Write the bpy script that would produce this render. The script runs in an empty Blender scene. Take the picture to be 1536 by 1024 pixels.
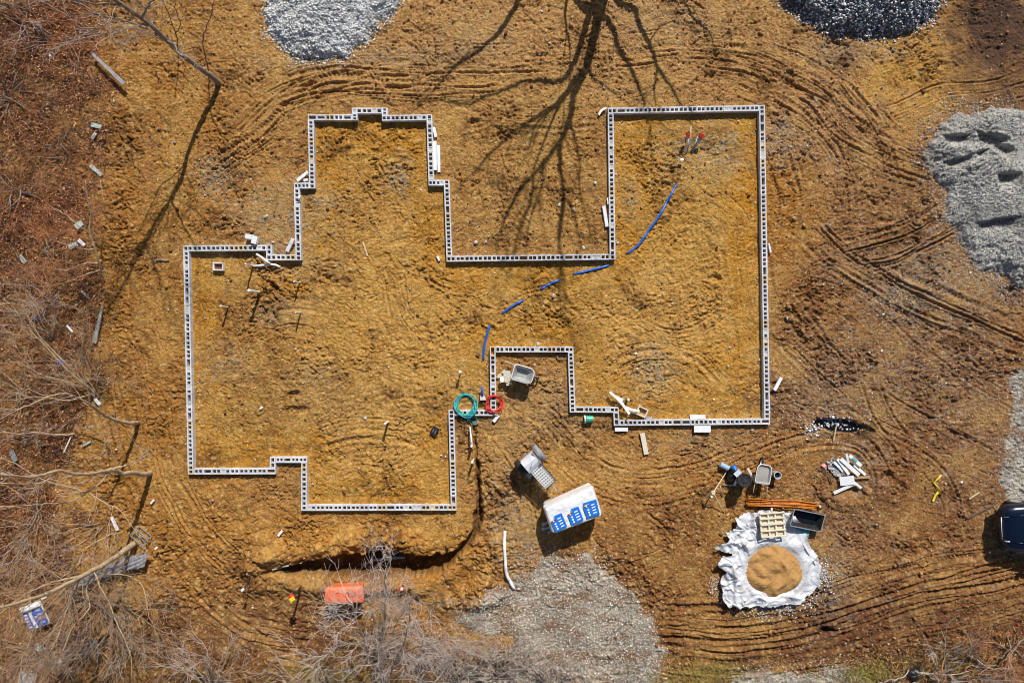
import bpy, math, random
import numpy as np
from mathutils import Vector
R = math.radians
PI = math.pi
rng = np.random.default_rng(7)
random.seed(11)
S = bpy.context.scene
COL = S.collection
HC = 26.0                      # drone height, metres
U = 0.025                      # metres of ground per photo unit

def P(x, y, z=0.0):
    k = U * (HC - z) / HC
    return ((x - 768) * k, (512 - y) * k)

def srgb(r, g, b):
    def f(c):
        c /= 255.0
        return c / 12.92 if c <= 0.04045 else ((c + 0.055) / 1.055) ** 2.4
    return np.array([f(r), f(g), f(b)])

# ------------------------------------------------------------------ noise
_a = rng.uniform(0, 2 * PI, (256, 256))
GX, GY = np.cos(_a).astype(np.float32), np.sin(_a).astype(np.float32)
def perlin(x, y, seed=0):
    x = x.astype(np.float32) + seed * 17.31 + 1000; y = y.astype(np.float32) + seed * 31.77 + 1000
    xi = np.floor(x).astype(np.int32); yi = np.floor(y).astype(np.int32)
    fx = x - xi; fy = y - yi
    xi &= 255; yi &= 255
    x1 = (xi + 1) & 255; y1 = (yi + 1) & 255
    u = fx * fx * fx * (fx * (fx * 6 - 15) + 10); v = fy * fy * fy * (fy * (fy * 6 - 15) + 10)
    a = GX[xi, yi] * fx + GY[xi, yi] * fy
    b = GX[x1, yi] * (fx - 1) + GY[x1, yi] * fy
    c = GX[xi, y1] * fx + GY[xi, y1] * (fy - 1)
    d = GX[x1, y1] * (fx - 1) + GY[x1, y1] * (fy - 1)
    return (a + u * (b - a) + v * ((c + u * (d - c)) - (a + u * (b - a)))) * 1.4
def fbm(x, y, f, o=4, seed=0, gain=0.5):
    s = 0; a = 1.0; t = 0
    for i in range(o):
        s = s + a * perlin(x * f, y * f, seed + i * 3); t += a; a *= gain; f *= 2.03
    return s / t
def sstep(e0, e1, x):
    t = np.clip((x - e0) / (e1 - e0), 0, 1); return t * t * (3 - 2 * t)

def catmull(pts, n=6):
    p = [np.array(q, float) for q in pts]
    p = [2 * p[0] - p[1]] + p + [2 * p[-1] - p[-2]]
    out = []
    for i in range(1, len(p) - 2):
        for k in range(n):
            t = k / n
            out.append(0.5 * ((2 * p[i]) + (p[i + 1] - p[i - 1]) * t + (2 * p[i - 1] - 5 * p[i] + 4 * p[i + 1] - p[i + 2]) * t * t
                              + (3 * p[i] - p[i - 1] - 3 * p[i + 1] + p[i + 2]) * t ** 3))
    out.append(p[-2]); return np.array(out)

def line_field(X, Y, pts, Rr):
    """signed distance, arc length to a polyline given in world metres, valid within Rr"""
    D = np.full(X.shape, 1e9, np.float32); Sg = np.full(X.shape, 1e9, np.float32); T = np.zeros(X.shape, np.float32)
    xs = X[0, :]; ys = Y[:, 0]
    acc = 0
    for a, b in zip(pts[:-1], pts[1:]):
        L = np.hypot(*(b - a))
        if L < 1e-6: continue
        i0, i1 = np.searchsorted(xs, [min(a[0], b[0]) - Rr, max(a[0], b[0]) + Rr])
        j0, j1 = np.searchsorted(ys, [min(a[1], b[1]) - Rr, max(a[1], b[1]) + Rr])
        if i1 > i0 and j1 > j0:
            sx = X[j0:j1, i0:i1] - a[0]; sy = Y[j0:j1, i0:i1] - a[1]
            tx, ty = (b - a) / L
            t = np.clip(sx * tx + sy * ty, 0, L)
            dx = sx - t * tx; dy = sy - t * ty
            d = np.hypot(dx, dy)
            m = d < D[j0:j1, i0:i1]
            sg = np.where(tx * dy - ty * dx >= 0, d, -d)
            D[j0:j1, i0:i1][m] = d[m]; Sg[j0:j1, i0:i1][m] = sg[m]; T[j0:j1, i0:i1][m] = (acc + t)[m]
        acc += L
    return D, Sg, T, acc

def poly_sd(X, Y, pts):
    """positive inside"""
    pts = np.array(pts, float); n = len(pts)
    D = np.full(X.shape, 1e9, np.float32); ins = np.zeros(X.shape, bool)
    for i in range(n):
        a, b = pts[i], pts[(i + 1) % n]
        e = b - a; L2 = e @ e
        wx = X - a[0]; wy = Y - a[1]
        t = np.clip((wx * e[0] + wy * e[1]) / L2, 0, 1)
        D = np.minimum(D, np.hypot(wx - t * e[0], wy - t * e[1]))
        c = ((a[1] <= Y) & (b[1] > Y)) | ((b[1] <= Y) & (a[1] > Y))
        xi = a[0] + (Y - a[1]) / (b[1] - a[1] if b[1] != a[1] else 1e-9) * e[0]
        ins ^= c & (X < xi)
    return np.where(ins, D, -D)
def W(pts, z=0): return [P(x, y, z) for x, y in pts]

# ------------------------------------------------------------------ materials
def new_mat(name):
    m = bpy.data.materials.new(name); m.use_nodes = True
    nt = m.node_tree; b = nt.nodes['Principled BSDF']; return m, nt, b
def mat(name, col, rough=0.6, metal=0.0, var=0.12, vscale=6.0, bump=0.0, bscale=60.0, spec=0.5, coat=0.0, attr=False, dirt=0.0):
    m, nt, b = new_mat(name); N = nt.nodes.new; Lk = nt.links.new
    b.inputs['Roughness'].default_value = rough; b.inputs['Metallic'].default_value = metal
    b.inputs['Specular IOR Level'].default_value = spec; b.inputs['Coat Weight'].default_value = coat
    tc = N('ShaderNodeTexCoord')
    nz = N('ShaderNodeTexNoise'); nz.inputs['Scale'].default_value = vscale; nz.inputs['Detail'].default_value = 6
    nz.inputs['Roughness'].default_value = 0.65
    Lk(tc.outputs['Object'], nz.inputs['Vector'])
    mr = N('ShaderNodeMapRange'); mr.inputs['From Min'].default_value = 0.3; mr.inputs['From Max'].default_value = 0.7
    mr.inputs['To Min'].default_value = 1 - var; mr.inputs['To Max'].default_value = 1 + var
    Lk(nz.outputs['Fac'], mr.inputs['Value'])
    mx = N('ShaderNodeMix'); mx.data_type = 'RGBA'; mx.blend_type = 'MULTIPLY'; mx.inputs['Factor'].default_value = 1
    if attr:
        at = N('ShaderNodeAttribute'); at.attribute_name = 'Col'; Lk(at.outputs['Color'], mx.inputs['A'])
    else:
        mx.inputs['A'].default_value = (*col, 1)
    Lk(mr.outputs['Result'], mx.inputs['B'])
    outc = mx.outputs['Result']
    if dirt > 0:
        n2 = N('ShaderNodeTexNoise'); n2.inputs['Scale'].default_value = vscale * 1.7; n2.inputs['Detail'].default_value = 8
        n2.inputs['Roughness'].default_value = 0.7
        Lk(tc.outputs['Object'], n2.inputs['Vector'])
        m2 = N('ShaderNodeMapRange'); m2.inputs['From Min'].default_value = 0.48; m2.inputs['From Max'].default_value = 0.68
        m2.inputs['To Max'].default_value = dirt
        Lk(n2.outputs['Fac'], m2.inputs['Value'])
        m3 = N('ShaderNodeMix'); m3.data_type = 'RGBA'; m3.inputs['B'].default_value = (0.32, 0.19, 0.08, 1)
        Lk(m2.outputs['Result'], m3.inputs['Factor']); Lk(outc, m3.inputs['A']); outc = m3.outputs['Result']
    Lk(outc, b.inputs['Base Color'])
    if bump > 0:
        nb = N('ShaderNodeTexNoise'); nb.inputs['Scale'].default_value = bscale; nb.inputs['Detail'].default_value = 5
        Lk(tc.outputs['Object'], nb.inputs['Vector'])
        bp = N('ShaderNodeBump'); bp.inputs['Strength'].default_value = 1.0; bp.inputs['Distance'].default_value = bump
        Lk(nb.outputs['Fac'], bp.inputs['Height']); Lk(bp.outputs['Normal'], b.inputs['Normal'])
    return m

def dirt_mat():
    m, nt, b = new_mat('soil'); N = nt.nodes.new; Lk = nt.links.new
    b.inputs['Roughness'].default_value = 0.93; b.inputs['Specular IOR Level'].default_value = 0.25
    tc = N('ShaderNodeTexCoord'); at = N('ShaderNodeAttribute'); at.attribute_name = 'Col'
    n1 = N('ShaderNodeTexNoise'); n1.inputs['Scale'].default_value = 9; n1.inputs['Detail'].default_value = 7; n1.inputs['Roughness'].default_value = 0.72
    Lk(tc.outputs['Object'], n1.inputs['Vector'])
    mr = N('ShaderNodeMapRange'); mr.inputs['From Min'].default_value = 0.3; mr.inputs['From Max'].default_value = 0.7
    mr.inputs['To Min'].default_value = 0.72; mr.inputs['To Max'].default_value = 1.28
    Lk(n1.outputs['Fac'], mr.inputs['Value'])
    mx = N('ShaderNodeMix'); mx.data_type = 'RGBA'; mx.blend_type = 'MULTIPLY'; mx.inputs['Factor'].default_value = 1
    Lk(at.outputs['Color'], mx.inputs['A']); Lk(mr.outputs['Result'], mx.inputs['B'])
    Lk(mx.outputs['Result'], b.inputs['Base Color'])
    n2 = N('ShaderNodeTexNoise'); n2.inputs['Scale'].default_value = 22; n2.inputs['Detail'].default_value = 6; n2.inputs['Roughness'].default_value = 0.7
    Lk(tc.outputs['Object'], n2.inputs['Vector'])
    vo = N('ShaderNodeTexVoronoi'); vo.inputs['Scale'].default_value = 14
    Lk(tc.outputs['Object'], vo.inputs['Vector'])
    ma = N('ShaderNodeMath'); ma.operation = 'MULTIPLY_ADD'; ma.inputs[1].default_value = -0.45
    Lk(vo.outputs['Distance'], ma.inputs[0]); Lk(n2.outputs['Fac'], ma.inputs[2])
    bp = N('ShaderNodeBump'); bp.inputs['Strength'].default_value = 1.0; bp.inputs['Distance'].default_value = 0.045
    Lk(ma.outputs[0], bp.inputs['Height']); Lk(bp.outputs['Normal'], b.inputs['Normal'])
    return m

M = {}
M['soil'] = dirt_mat()
M['stone'] = mat('stone', (1, 1, 1), 0.85, attr=True, var=0.18, vscale=12, bump=0.004, bscale=40)
M['leaf'] = mat('dry_leaf', (1, 1, 1), 0.7, attr=True, var=0.2, vscale=20)
M['block'] = mat('concrete_block', (1, 1, 1), 0.85, attr=True, var=0.10, vscale=5, bump=0.002, bscale=70, dirt=0.12)
M['mortar'] = mat('mortar', (0.35, 0.33, 0.30), 0.9, var=0.2)
M['sand'] = mat('sand', tuple(srgb(178, 134, 78)), 0.9, var=0.08, vscale=5, bump=0.003, bscale=60)
M['tarp'] = mat('white_plastic_sheet', (0.62, 0.64, 0.68), 0.30, var=0.10, vscale=2.5, bump=0.02, bscale=5, dirt=0.5)
M['foam'] = mat('white_foam_board', (0.80, 0.82, 0.83), 0.55, var=0.06, vscale=7, dirt=0.08)
M['cream'] = mat('cream_board', (0.72, 0.66, 0.52), 0.6, var=0.08, vscale=7, dirt=0.15)
M['pvc'] = mat('white_pvc', (0.82, 0.82, 0.80), 0.35, var=0.05, dirt=0.1)
M['bark'] = mat('grey_bark', (0.24, 0.19, 0.145), 0.9, var=0.35, vscale=9, bump=0.01, bscale=30)
M['palebark'] = mat('pale_bark', (0.46, 0.35, 0.22), 0.85, var=0.3, vscale=9, bump=0.01, bscale=30)
M['darkbark'] = mat('dark_bark', (0.13, 0.10, 0.085), 0.9, var=0.35, vscale=9, bump=0.01, bscale=30)
M['twig'] = mat('pale_twig', (0.50, 0.40, 0.33), 0.8, var=0.3, vscale=3)
M['greytwig'] = mat('grey_twig', (0.52, 0.45, 0.40), 0.8, var=0.3, vscale=3)
M['redtwig'] = mat('rusty_twig', (0.44, 0.20, 0.09), 0.8, var=0.35, vscale=3)
M['tantwig'] = mat('tan_twig', (0.42, 0.27, 0.15), 0.8, var=0.3, vscale=3)
M['steel'] = mat('galvanised_steel', (0.55, 0.57, 0.58), 0.42, metal=0.6, var=0.2, vscale=5, dirt=0.2)
M['traysteel'] = mat('worn_grey_steel', (0.42, 0.43, 0.42), 0.5, metal=0.25, var=0.25, vscale=6, dirt=0.3)
M['chrome'] = mat('polished_steel', (0.72, 0.74, 0.78), 0.3, metal=0.1, var=0.15, vscale=4)
M['black'] = mat('black_plastic', (0.018, 0.019, 0.022), 0.4, var=0.2, dirt=0.15)
M['rubber'] = mat('rubber', (0.02, 0.02, 0.02), 0.8, var=0.2, dirt=0.3)
M['navyplastic'] = mat('navy_plastic', (0.02, 0.035, 0.075), 0.38, var=0.2, dirt=0.12)
M['wood'] = mat('raw_timber', (0.42, 0.27, 0.14), 0.8, var=0.25, vscale=8, bump=0.003)
M['palewood'] = mat('pale_timber', (0.66, 0.55, 0.38), 0.75, var=0.18, vscale=8, bump=0.003, dirt=0.15)
M['orange'] = mat('orange_plastic', (0.85, 0.17, 0.03), 0.45, var=0.12, vscale=5, dirt=0.12)
M['coral'] = mat('coral_plastic', (0.88, 0.20, 0.09), 0.5, var=0.14, vscale=5, dirt=0.1)
M['orangerod'] = mat('orange_coated_rod', (0.62, 0.20, 0.02), 0.5, var=0.35, vscale=6)
M['blue'] = mat('blue_pipe', (0.012, 0.13, 0.62), 0.35, var=0.12, dirt=0.05)
M['bluepaint'] = mat('blue_print', (0.01, 0.17, 0.66), 0.45, var=0.1)
M['bluesign'] = mat('blue_sign', (0.02, 0.10, 0.52), 0.5, var=0.2, dirt=0.15)
M['paleblue'] = mat('pale_blue_plastic', (0.35, 0.48, 0.62), 0.45, var=0.15)
M['red'] = mat('red_hose', (0.72, 0.03, 0.025), 0.4, var=0.1)
M['green'] = mat('green_plastic', (0.03, 0.42, 0.25), 0.4, var=0.12, dirt=0.15)
M['teal'] = mat('teal_hose', (0.02, 0.42, 0.30), 0.4, var=0.12)
M['cyan'] = mat('cyan_hose', (0.02, 0.42, 0.62), 0.4, var=0.12)
M['tealpanel'] = mat('teal_panel', (0.10, 0.38, 0.40), 0.5, var=0.12)
M['yellow'] = mat('yellow_ribbon', (0.80, 0.66, 0.03), 0.45, var=0.1)
M['pink'] = mat('pink_film', (0.75, 0.28, 0.26), 0.5, var=0.2)
M['cloth'] = mat('pale_green_litter', (0.40, 0.50, 0.47), 0.6, var=0.2, vscale=12, dirt=0.2)
M['greyplank'] = mat('weathered_panel', (0.36, 0.39, 0.36), 0.65, var=0.25, vscale=10, dirt=0.3)
M['greysheet'] = mat('grey_sheet', (0.24, 0.25, 0.27), 0.5, var=0.45, vscale=9, bump=0.02, bscale=10, dirt=0.3)
M['film'] = mat('dirty_film', (0.36, 0.35, 0.34), 0.35, var=0.35, vscale=9, bump=0.01, bscale=14)
M['carpaint'] = mat('navy_car_paint', (0.004, 0.010, 0.030), 0.25, metal=0.2, var=0.06, coat=0.3)
M['glass'] = mat('dark_glass', (0.01, 0.012, 0.016), 0.08, var=0.02)
M['lens'] = mat('lamp_lens', (0.55, 0.58, 0.62), 0.12, var=0.05)
M['water'] = mat('dark_water', (0.008, 0.007, 0.007), 0.18, var=0.1)
M['cardboard'] = mat('cardboard', (0.62, 0.52, 0.38), 0.8, var=0.15, vscale=8, dirt=0.1)
M['brick'] = mat('rust_soil', (0.20, 0.06, 0.03), 0.9, var=0.3, vscale=12, bump=0.01)
M['brickred'] = mat('deep_orange_plastic', (0.55, 0.07, 0.02), 0.5, var=0.1)
M['grass'] = mat('dry_grass', (1, 1, 1), 0.8, attr=True, var=0.2)

# ------------------------------------------------------------------ mesh helpers
def link_mesh(name, V, F, material, parent=None, smooth=False, col=None, loc=None):
    me = bpy.data.meshes.new(name)
    if isinstance(V, np.ndarray) and isinstance(F, np.ndarray):
        nv = len(V); nf, k = F.shape
        me.vertices.add(nv); me.vertices.foreach_set('co', V.astype(np.float32).ravel())
        me.loops.add(nf * k); me.loops.foreach_set('vertex_index', F.astype(np.int32).ravel())
        me.polygons.add(nf)
        me.polygons.foreach_set('loop_start', np.arange(0, nf * k, k, dtype=np.int32))
        me.polygons.foreach_set('loop_total', np.full(nf, k, np.int32))
        me.update(calc_edges=True)
    else:
        me.from_pydata([tuple(map(float, v)) for v in V], [], F)
    if smooth:
        me.polygons.foreach_set('use_smooth', np.ones(len(me.polygons), bool))
    if col is not None:
        a = me.attributes.new('Col', 'FLOAT_COLOR', 'POINT')
        c = np.ones((len(me.vertices), 4), np.float32); c[:, :3] = col
        a.data.foreach_set('color', c.ravel())
    mats = material if isinstance(material, (list, tuple)) else [material]
    for mm in mats: me.materials.append(mm)
    o = bpy.data.objects.new(name, me); COL.objects.link(o)
    if parent: o.parent = parent
    if loc is not None: o.location = loc
    return o
def tag(o, label=None, cat=None, group=None, kind=None):
    if label: o['label'] = label
    if cat: o['category'] = cat
    if group: o['group'] = group
    if kind: o['kind'] = kind
    return o
def thing(name, label, cat, loc, rz=0, group=None):
    o = bpy.data.objects.new(name, None); COL.objects.link(o); o.empty_display_size = 0.1
    o.location = loc; o.rotation_euler = (0, 0, rz)
    return tag(o, label, cat, group)

class MB:
    def __init__(s): s.v = []; s.f = []
    def add(s, V, F):
        n = len(s.v); s.v += [tuple(map(float, p)) for p in V]; s.f += [tuple(i + n for i in f) for f in F]; return s
    def box(s, c, d, rz=0, rx=0, ry=0, ch=0.0):
        from mathutils import Euler
        m = Euler((rx, ry, rz)).to_matrix(); hx, hy, hz = d[0] / 2, d[1] / 2, d[2] / 2
        if ch <= 0:
            V = [m @ Vector((x * hx, y * hy, z * hz)) + Vector(c) for x in (-1, 1) for y in (-1, 1) for z in (-1, 1)]
            F = [(0, 1, 3, 2), (4, 6, 7, 5), (0, 4, 5, 1), (2, 3, 7, 6), (0, 2, 6, 4), (1, 5, 7, 3)]
            return s.add(V, F)
        ch = min(ch, hx * .45, hy * .45, hz * .45)
        rings = []
        for z, i in ((-hz, ch), (-hz + ch, 0), (hz - ch, 0), (hz, ch)):
            rings.append([m @ Vector(p) + Vector(c) for p in [(-hx + i, -hy + i, z), (hx - i, -hy + i, z), (hx - i, hy - i, z), (-hx + i, hy - i, z)]])
        return s.loft(rings, True, True)
    def loft(s, rings, c0=False, c1=False, closed=True):
        n = len(rings[0]); V = [p for r in rings for p in r]; F = []
        for k in range(len(rings) - 1):
            for i in range(n if closed else n - 1):
                j = (i + 1) % n
                F.append((k * n + i, k * n + j, (k + 1) * n + j, (k + 1) * n + i))
        if c0: F.append(tuple(reversed(range(n))))
        if c1: F.append(tuple(range((len(rings) - 1) * n, len(rings) * n)))
        return s.add(V, F)
    def tube(s, pts, rad, n=8, cap=True):
        pts = [Vector(p) for p in pts]; rad = rad if hasattr(rad, '__len__') else [rad] * len(pts)
        rings = []; up = Vector((0, 0, 1))
        pr = None
        for i, p in enumerate(pts):
            t = (pts[min(i + 1, len(pts) - 1)] - pts[max(i - 1, 0)]).normalized()
            if pr is None:
                a = t.cross(up if abs(t.z) < 0.9 else Vector((1, 0, 0))).normalized()
            else:
                a = (pr - t * pr.dot(t)).normalized()
            pr = a; b = t.cross(a)
            rings.append([p + (a * math.cos(2 * PI * k / n) + b * math.sin(2 * PI * k / n)) * rad[i] for k in range(n)])
        return s.loft(rings, cap, cap)
    def cyl(s, c, r, h, n=20, r2=None, cap=True):
        r2 = r if r2 is None else r2
        rr = lambda q, z: [(c[0] + q * math.cos(2 * PI * k / n), c[1] + q * math.sin(2 * PI * k / n), z) for k in range(n)]
        return s.loft([rr(r, c[2]), rr(r2, c[2] + h)], cap, cap)
    def build(s, name, material, parent=None, smooth=False, loc=None, bevel=0, sub=0):
        o = link_mesh(name, s.v, s.f, material, parent, smooth, loc=loc)
        if bevel:
            m = o.modifiers.new('b', 'BEVEL'); m.width = bevel; m.segments = 2; m.limit_method = 'ANGLE'
        if sub:
            m = o.modifiers.new('s', 'SUBSURF'); m.levels = m.render_levels = sub
        return o
def rrect(hx, hy, r, z, n=5, cx=0, cy=0):
    out = []
    for (sx, sy, a0) in ((1, 1, 0), (-1, 1, 90), (-1, -1, 180), (1, -1, 270)):
        for k in range(n):
            a = R(a0 + 90 * k / (n - 1))
            out.append((cx + sx * (hx - r) + r * math.cos(a), cy + sy * (hy - r) + r * math.sin(a), z))
    return out

# ------------------------------------------------------------------ GROUND
STEP = 0.031
xf = np.arange(-20.2, 20.2, STEP); yf = np.arange(-13.7, 13.7, STEP)
def tail(v0):
    t = []; s = STEP; v = v0
    while v < 420: s *= 1.25; v += s; t.append(v)
    return np.array(t)
tx = tail(xf[-1]); ty = tail(yf[-1])
XS = np.concatenate([-tx[::-1] , xf, tx]); YS = np.concatenate([-ty[::-1], yf, ty])
X, Y = np.meshgrid(XS, YS); X = X.astype(np.float32); Y = Y.astype(np.float32)
QX = X / U + 768; QY = 512 - Y / U            # photo-plan coordinates of the ground

HOUSE = [(466, 176), (532, 176), (532, 166), (577, 166), (577, 177), (644, 176), (647, 274), (670, 274), (674, 388), (919, 385),
         (916, 166), (1143, 162), (1151, 632), (925, 634), (924, 614.5), (859, 614), (856, 524), (739, 524), (740, 619), (677, 619),
         (680.5, 761), (456, 761.5), (456, 689.5), (409, 689.5), (409, 706.5), (286, 707), (279, 372.5), (403.5, 371.5), (403.5, 386),
         (447.5, 386), (445, 278.5), (468, 278)]
WTOP = 0.17
house_w = [P(x, y, WTOP) for x, y in HOUSE]
hsd = poly_sd(X, Y, house_w)                    # + inside

wx = fbm(X, Y, 0.9, 3, 50) * 0.35; wy = fbm(X, Y, 0.9, 3, 60) * 0.35
Xw, Yw = X + wx, Y + wy
big = fbm(X, Y, 0.25, 3, 1)
n1 = fbm(Xw, Yw, 1.6, 3, 4)
c2 = np.abs(perlin(Xw * 3.1 + n1, Yw * 3.1, 9))
c3 = np.abs(perlin(Xw * 6.0 + n1 * 2, Yw * 6.6, 12))
c4 = np.abs(perlin(Xw * 11.5, Yw * 12, 15))
c5 = perlin(X * 19, Y * 19, 18)
PATCHY = fbm(Xw, Yw, 0.50, 4, 22, .55)
rough = np.clip(0.66 + 1.9 * PATCHY, 0.20, 1.45)    # pressed-flat patches against churned ones
# calmer raked strips just inside the walls
strip = sstep(0.0, 0.25, hsd) * (1 - sstep(1.0, 1.8, hsd + 0.6 * n1))
rough *= 1 - 0.55 * strip * (np.clip((QX < 345) + (QX > 1075) + (QY < 215) * (QX > 900), 0, 1))
north = sstep(0.5, 0.1, np.hypot((QX - 1350) / 230, (QY - 150) / 90))
rough *= 1 - 0.4 * north
BOOST = np.zeros_like(X)
for (bx, by, rx, ry, w) in ((420, 430, 110, 70, .7), (1250, 520, 150, 150, .5), (1200, 270, 60, 100, .4), (560, 810, 260, 40, .6), (380, 870, 150, 60, .5),
                            (1280, 860, 120, 50, .5), (720, 730, 40, 130, .5), (960, 850, 60, 80, .5), (800, 700, 80, 70, .3), (1020, 220, 100, 60, .2), (560, 250, 100, 60, .1)):
    BOOST += w * np.exp(-((QX - bx) / rx) ** 2 - ((QY - by) / ry) ** 2)
amp = rough * (1 + BOOST)
Z = 0.05 * big + 0.045 * n1
Z += amp * (0.080 * (c2 - 0.25) + 0.070 * (c3 - 0.25) + 0.048 * (c4 - 0.25) + 0.016 * c5)
w2x = 0.16 * perlin(X * 2.1, Y * 2.1, 101); w2y = 0.16 * perlin(X * 2.1, Y * 2.1, 103)
for f_, a_, k_, sd_ in ((2.4, .055, 5.5, 105), (4.0, .060, 4.4, 109), (6.4, .046, 3.4, 113)):
    lin = np.clip(1 - np.abs(perlin((X + w2x) * f_, (Y * 1.05 + w2y) * f_, sd_)) * k_, 0, 1)
    msk = sstep(-.10, .35, perlin(X * f_ * .45, Y * f_ * .45, sd_ + 1))
    Z -= a_ * lin * msk * np.clip(amp, .45, 1.4)
    lip = np.clip(1 - np.abs(perlin((X + w2x) * f_, ((Y - .05) * 1.05 + w2y) * f_, sd_)) * k_, 0, 1)
    Z += .35 * a_ * lip * msk * np.clip(amp, .45, 1.4)
# churned places: deep clods, heel marks and scrapes, darker where the wet soil was turned up
CHURN = sstep(0.0, .35, .5 * PATCHY +  fbm(X, Y, .42, 4, 121, .6) + .12 * (BOOST - .2))
Z += CHURN * (0.10 * fbm(Xw, Yw, 1.9, 3, 123, .55) + .05 * np.abs(perlin(Xw * 4.6, Yw * 4.6, 127)) - .02)
heel = np.clip(-perlin(X * 2.7 + n1, Y * 2.7, 129) - .38, 0, 1)
Z -= CHURN * .22 * heel
# flow-aligned creases inside the plot
ang = 2.5 * fbm(X, Y, 0.22, 2, 77)
s_ = X * np.cos(ang) + Y * np.sin(ang); t_ = -X * np.sin(ang) + Y * np.cos(ang)
cr = 1 - np.abs(perlin(s_ * 1.1, t_ * 4.3, 80)) * 3.2
cr = np.clip(cr, 0, 1) ** 2 * sstep(-0.05, 0.35, perlin(X * 0.9, Y * 0.9, 85))
Z -= 0.055 * cr * np.clip(1.2 - amp, 0.5, 1)

LITTER = sstep(0.16, -0.16, (QX - (138 + 14 * np.sin(QY / 70.0) - 25 * (QY > 640) + 90 * fbm(X, Y, 0.5, 4, 30))) / 220.0)
LITTER *= .45 + .55 * sstep(-.15, .15, fbm(X, Y, .7, 4, 31))
LITTER = np.clip(LITTER, 0, 1)
LITTER = np.maximum(LITTER, sstep(-0.3, 0.5, (QY - (985 - 14 * (QX > 1400) - 60 * np.clip((QX - 1440) / 100, 0, 1) + 40 * fbm(X, Y, 0.6, 3, 33))) / 50.0) * sstep(1290, 1340, QX))
LITTER = np.maximum(LITTER, sstep(-0.3, 0.5, (QY - (1030 + 30 * fbm(X, Y, 0.6, 3, 34))) / 50.0))
farout = sstep(0, 3, np.maximum(np.abs(X) - 20, np.abs(Y) - 14))
LITTER = np.maximum(LITTER, farout * sstep(-0.1, 0.3, fbm(X, Y, 0.05, 2, 35) + 0.15))

RUTM = np.zeros_like(X)
def ruts(pts, offs, w=0.07, depth=0.05, bars=0.0, brk=0.35, seed=0, tint=0.6, wob=0.10):
    """tyre ruts: parallel grooves with pushed-up shoulders along a curve"""
    global Z, RUTM
    pw = catmull(W(pts), 8); Rr = max(abs(o) for o in offs) + 4 * w + 0.5
    D, Sg, T, L = line_field(X, Y, pw, Rr)
    m = D < Rr
    d = Sg[m] + wob * 1.3 * perlin(X[m] * .45, Y[m] * .45, 200 + seed) + 0.02 * perlin(X[m] * 6, Y[m] * 6, 210 + seed); t = T[m]
    end = sstep(0, 0.8, t) * sstep(0, 0.8, L - t) 
    acc = np.zeros_like(d); tn = np.zeros_like(d)
    rs_ = random.Random(seed); lines = []
    for o in offs:
        lines.append((o + rs_.uniform(-.13, .13), w * rs_.choice((.5, .7, 1.0, 1.5)), rs_.uniform(.5, 1.2)))
        if rs_.random() < .8: lines.append((o + rs_.uniform(-.25, .25), w * rs_.uniform(.3, .5), rs_.uniform(.3, .6)))
    depth *= 1.12
    for i, (o, wi, di) in enumerate(lines):
        a = sstep(-brk, 0.3, perlin(X[m] * 0.8 + i * 5.3, Y[m] * 0.8, 220 + seed + i)) * di
        o = o + 0.09 * perlin(X[m] * 0.4 + 7.7 * i, Y[m] * .4, 230 + seed)
        u = (d - o) / wi
        g = -np.exp(-u ** 2 * 1.2) + 0.7 * np.exp(-((np.abs(u) - 1.7) ** 2) * 2.2)
        if bars > 0 and wi > .6 * w:
            g += 1.3 * bars * np.sign(np.sin(2 * PI * (t / 0.15 + 0.5 * np.abs(u)))) * (np.abs(u) < 1.2) * 0.5
        acc += a * g; tn = np.maximum(tn, a * np.exp(-(u / 2.2) ** 2))
    Z[m] = Z[m] * (1 - 0.25 * tn * end) + depth * acc * end
    RUTM[m] = np.maximum(RUTM[m], tint * tn * end)

A5 = (-0.5, -0.34, -0.1, 0.12, 0.36, 0.55)
ruts([(300, 262), (384, 205), (440, 150), (500, 122), (600, 128), (720, 128)], (-.45, -.25, 0, .3, .42), .06, .06, 0.5, seed=1)
ruts([(330, 200), (400, 135), (460, 108), (540, 98), (640, 92), (768, 90), (900, 82), (1040, 70), (1150, 92), (1235, 130), (1300, 180), (1360, 232)], A5, .05, .05, 0, seed=5)
ruts([(400, 165), (480, 140), (560, 128), (650, 132), (760, 130)], (-.2, .0, .2), .05, .06, 0, seed=9)
ruts([(1040, 85), (1140, 105), (1215, 145), (1270, 200), (1340, 240), (1400, 262)], (-.6, -.35, -.05, .15, .5, .62), .065, .07, 0.4, seed=12)
ruts([(1100, 122), (1180, 165), (1250, 225), (1275, 300), (1262, 370)], (-.5, -.1, .3), .07, .05, 0.3, seed=15)
ruts([(1225, 330), (1262, 372), (1330, 415), (1400, 448), (1470, 478), (1560, 520)], (-.75, -.62, .0, .12, .35), .07, .075, 0.3, seed=18, brk=0.6)
ruts([(1215, 405), (1290, 440), (1370, 500), (1450, 560), (1540, 620)], (-.3, .2, .7), .07, .04, 0.2, seed=22)
ruts([(1255, 372), (1320, 358), (1380, 335), (1425, 308)], (-.28, -.16, .14, .26), .05, .075, 0.5, seed=26, brk=0.7)
ruts([(1290, 400), (1350, 385), (1400, 360), (1440, 335)], (-.18, 0, .16), .05, .075, 0.5, seed=30, brk=0.7)
ruts([(975, 935), (1080, 940), (1190, 928), (1300, 893), (1420, 862), (1560, 838)], (-.9, -.62, -.3, .0, .35, .6, .9), .075, .075, 0.25, seed=34, brk=0.55)
ruts([(985, 972), (1100, 985), (1230, 968), (1360, 925), (1560, 880)], (-.85, -.5, -.3, .1, .45, .7, 1.0), .08, .07, 0.2, seed=42, brk=0.55)
ruts([(800, 610), (850, 660), (905, 705), (970, 722), (1050, 705), (1110, 680)], (-.9, -.6, -.3, .0, .3, .65), .055, .045, 0, seed=50)
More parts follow.
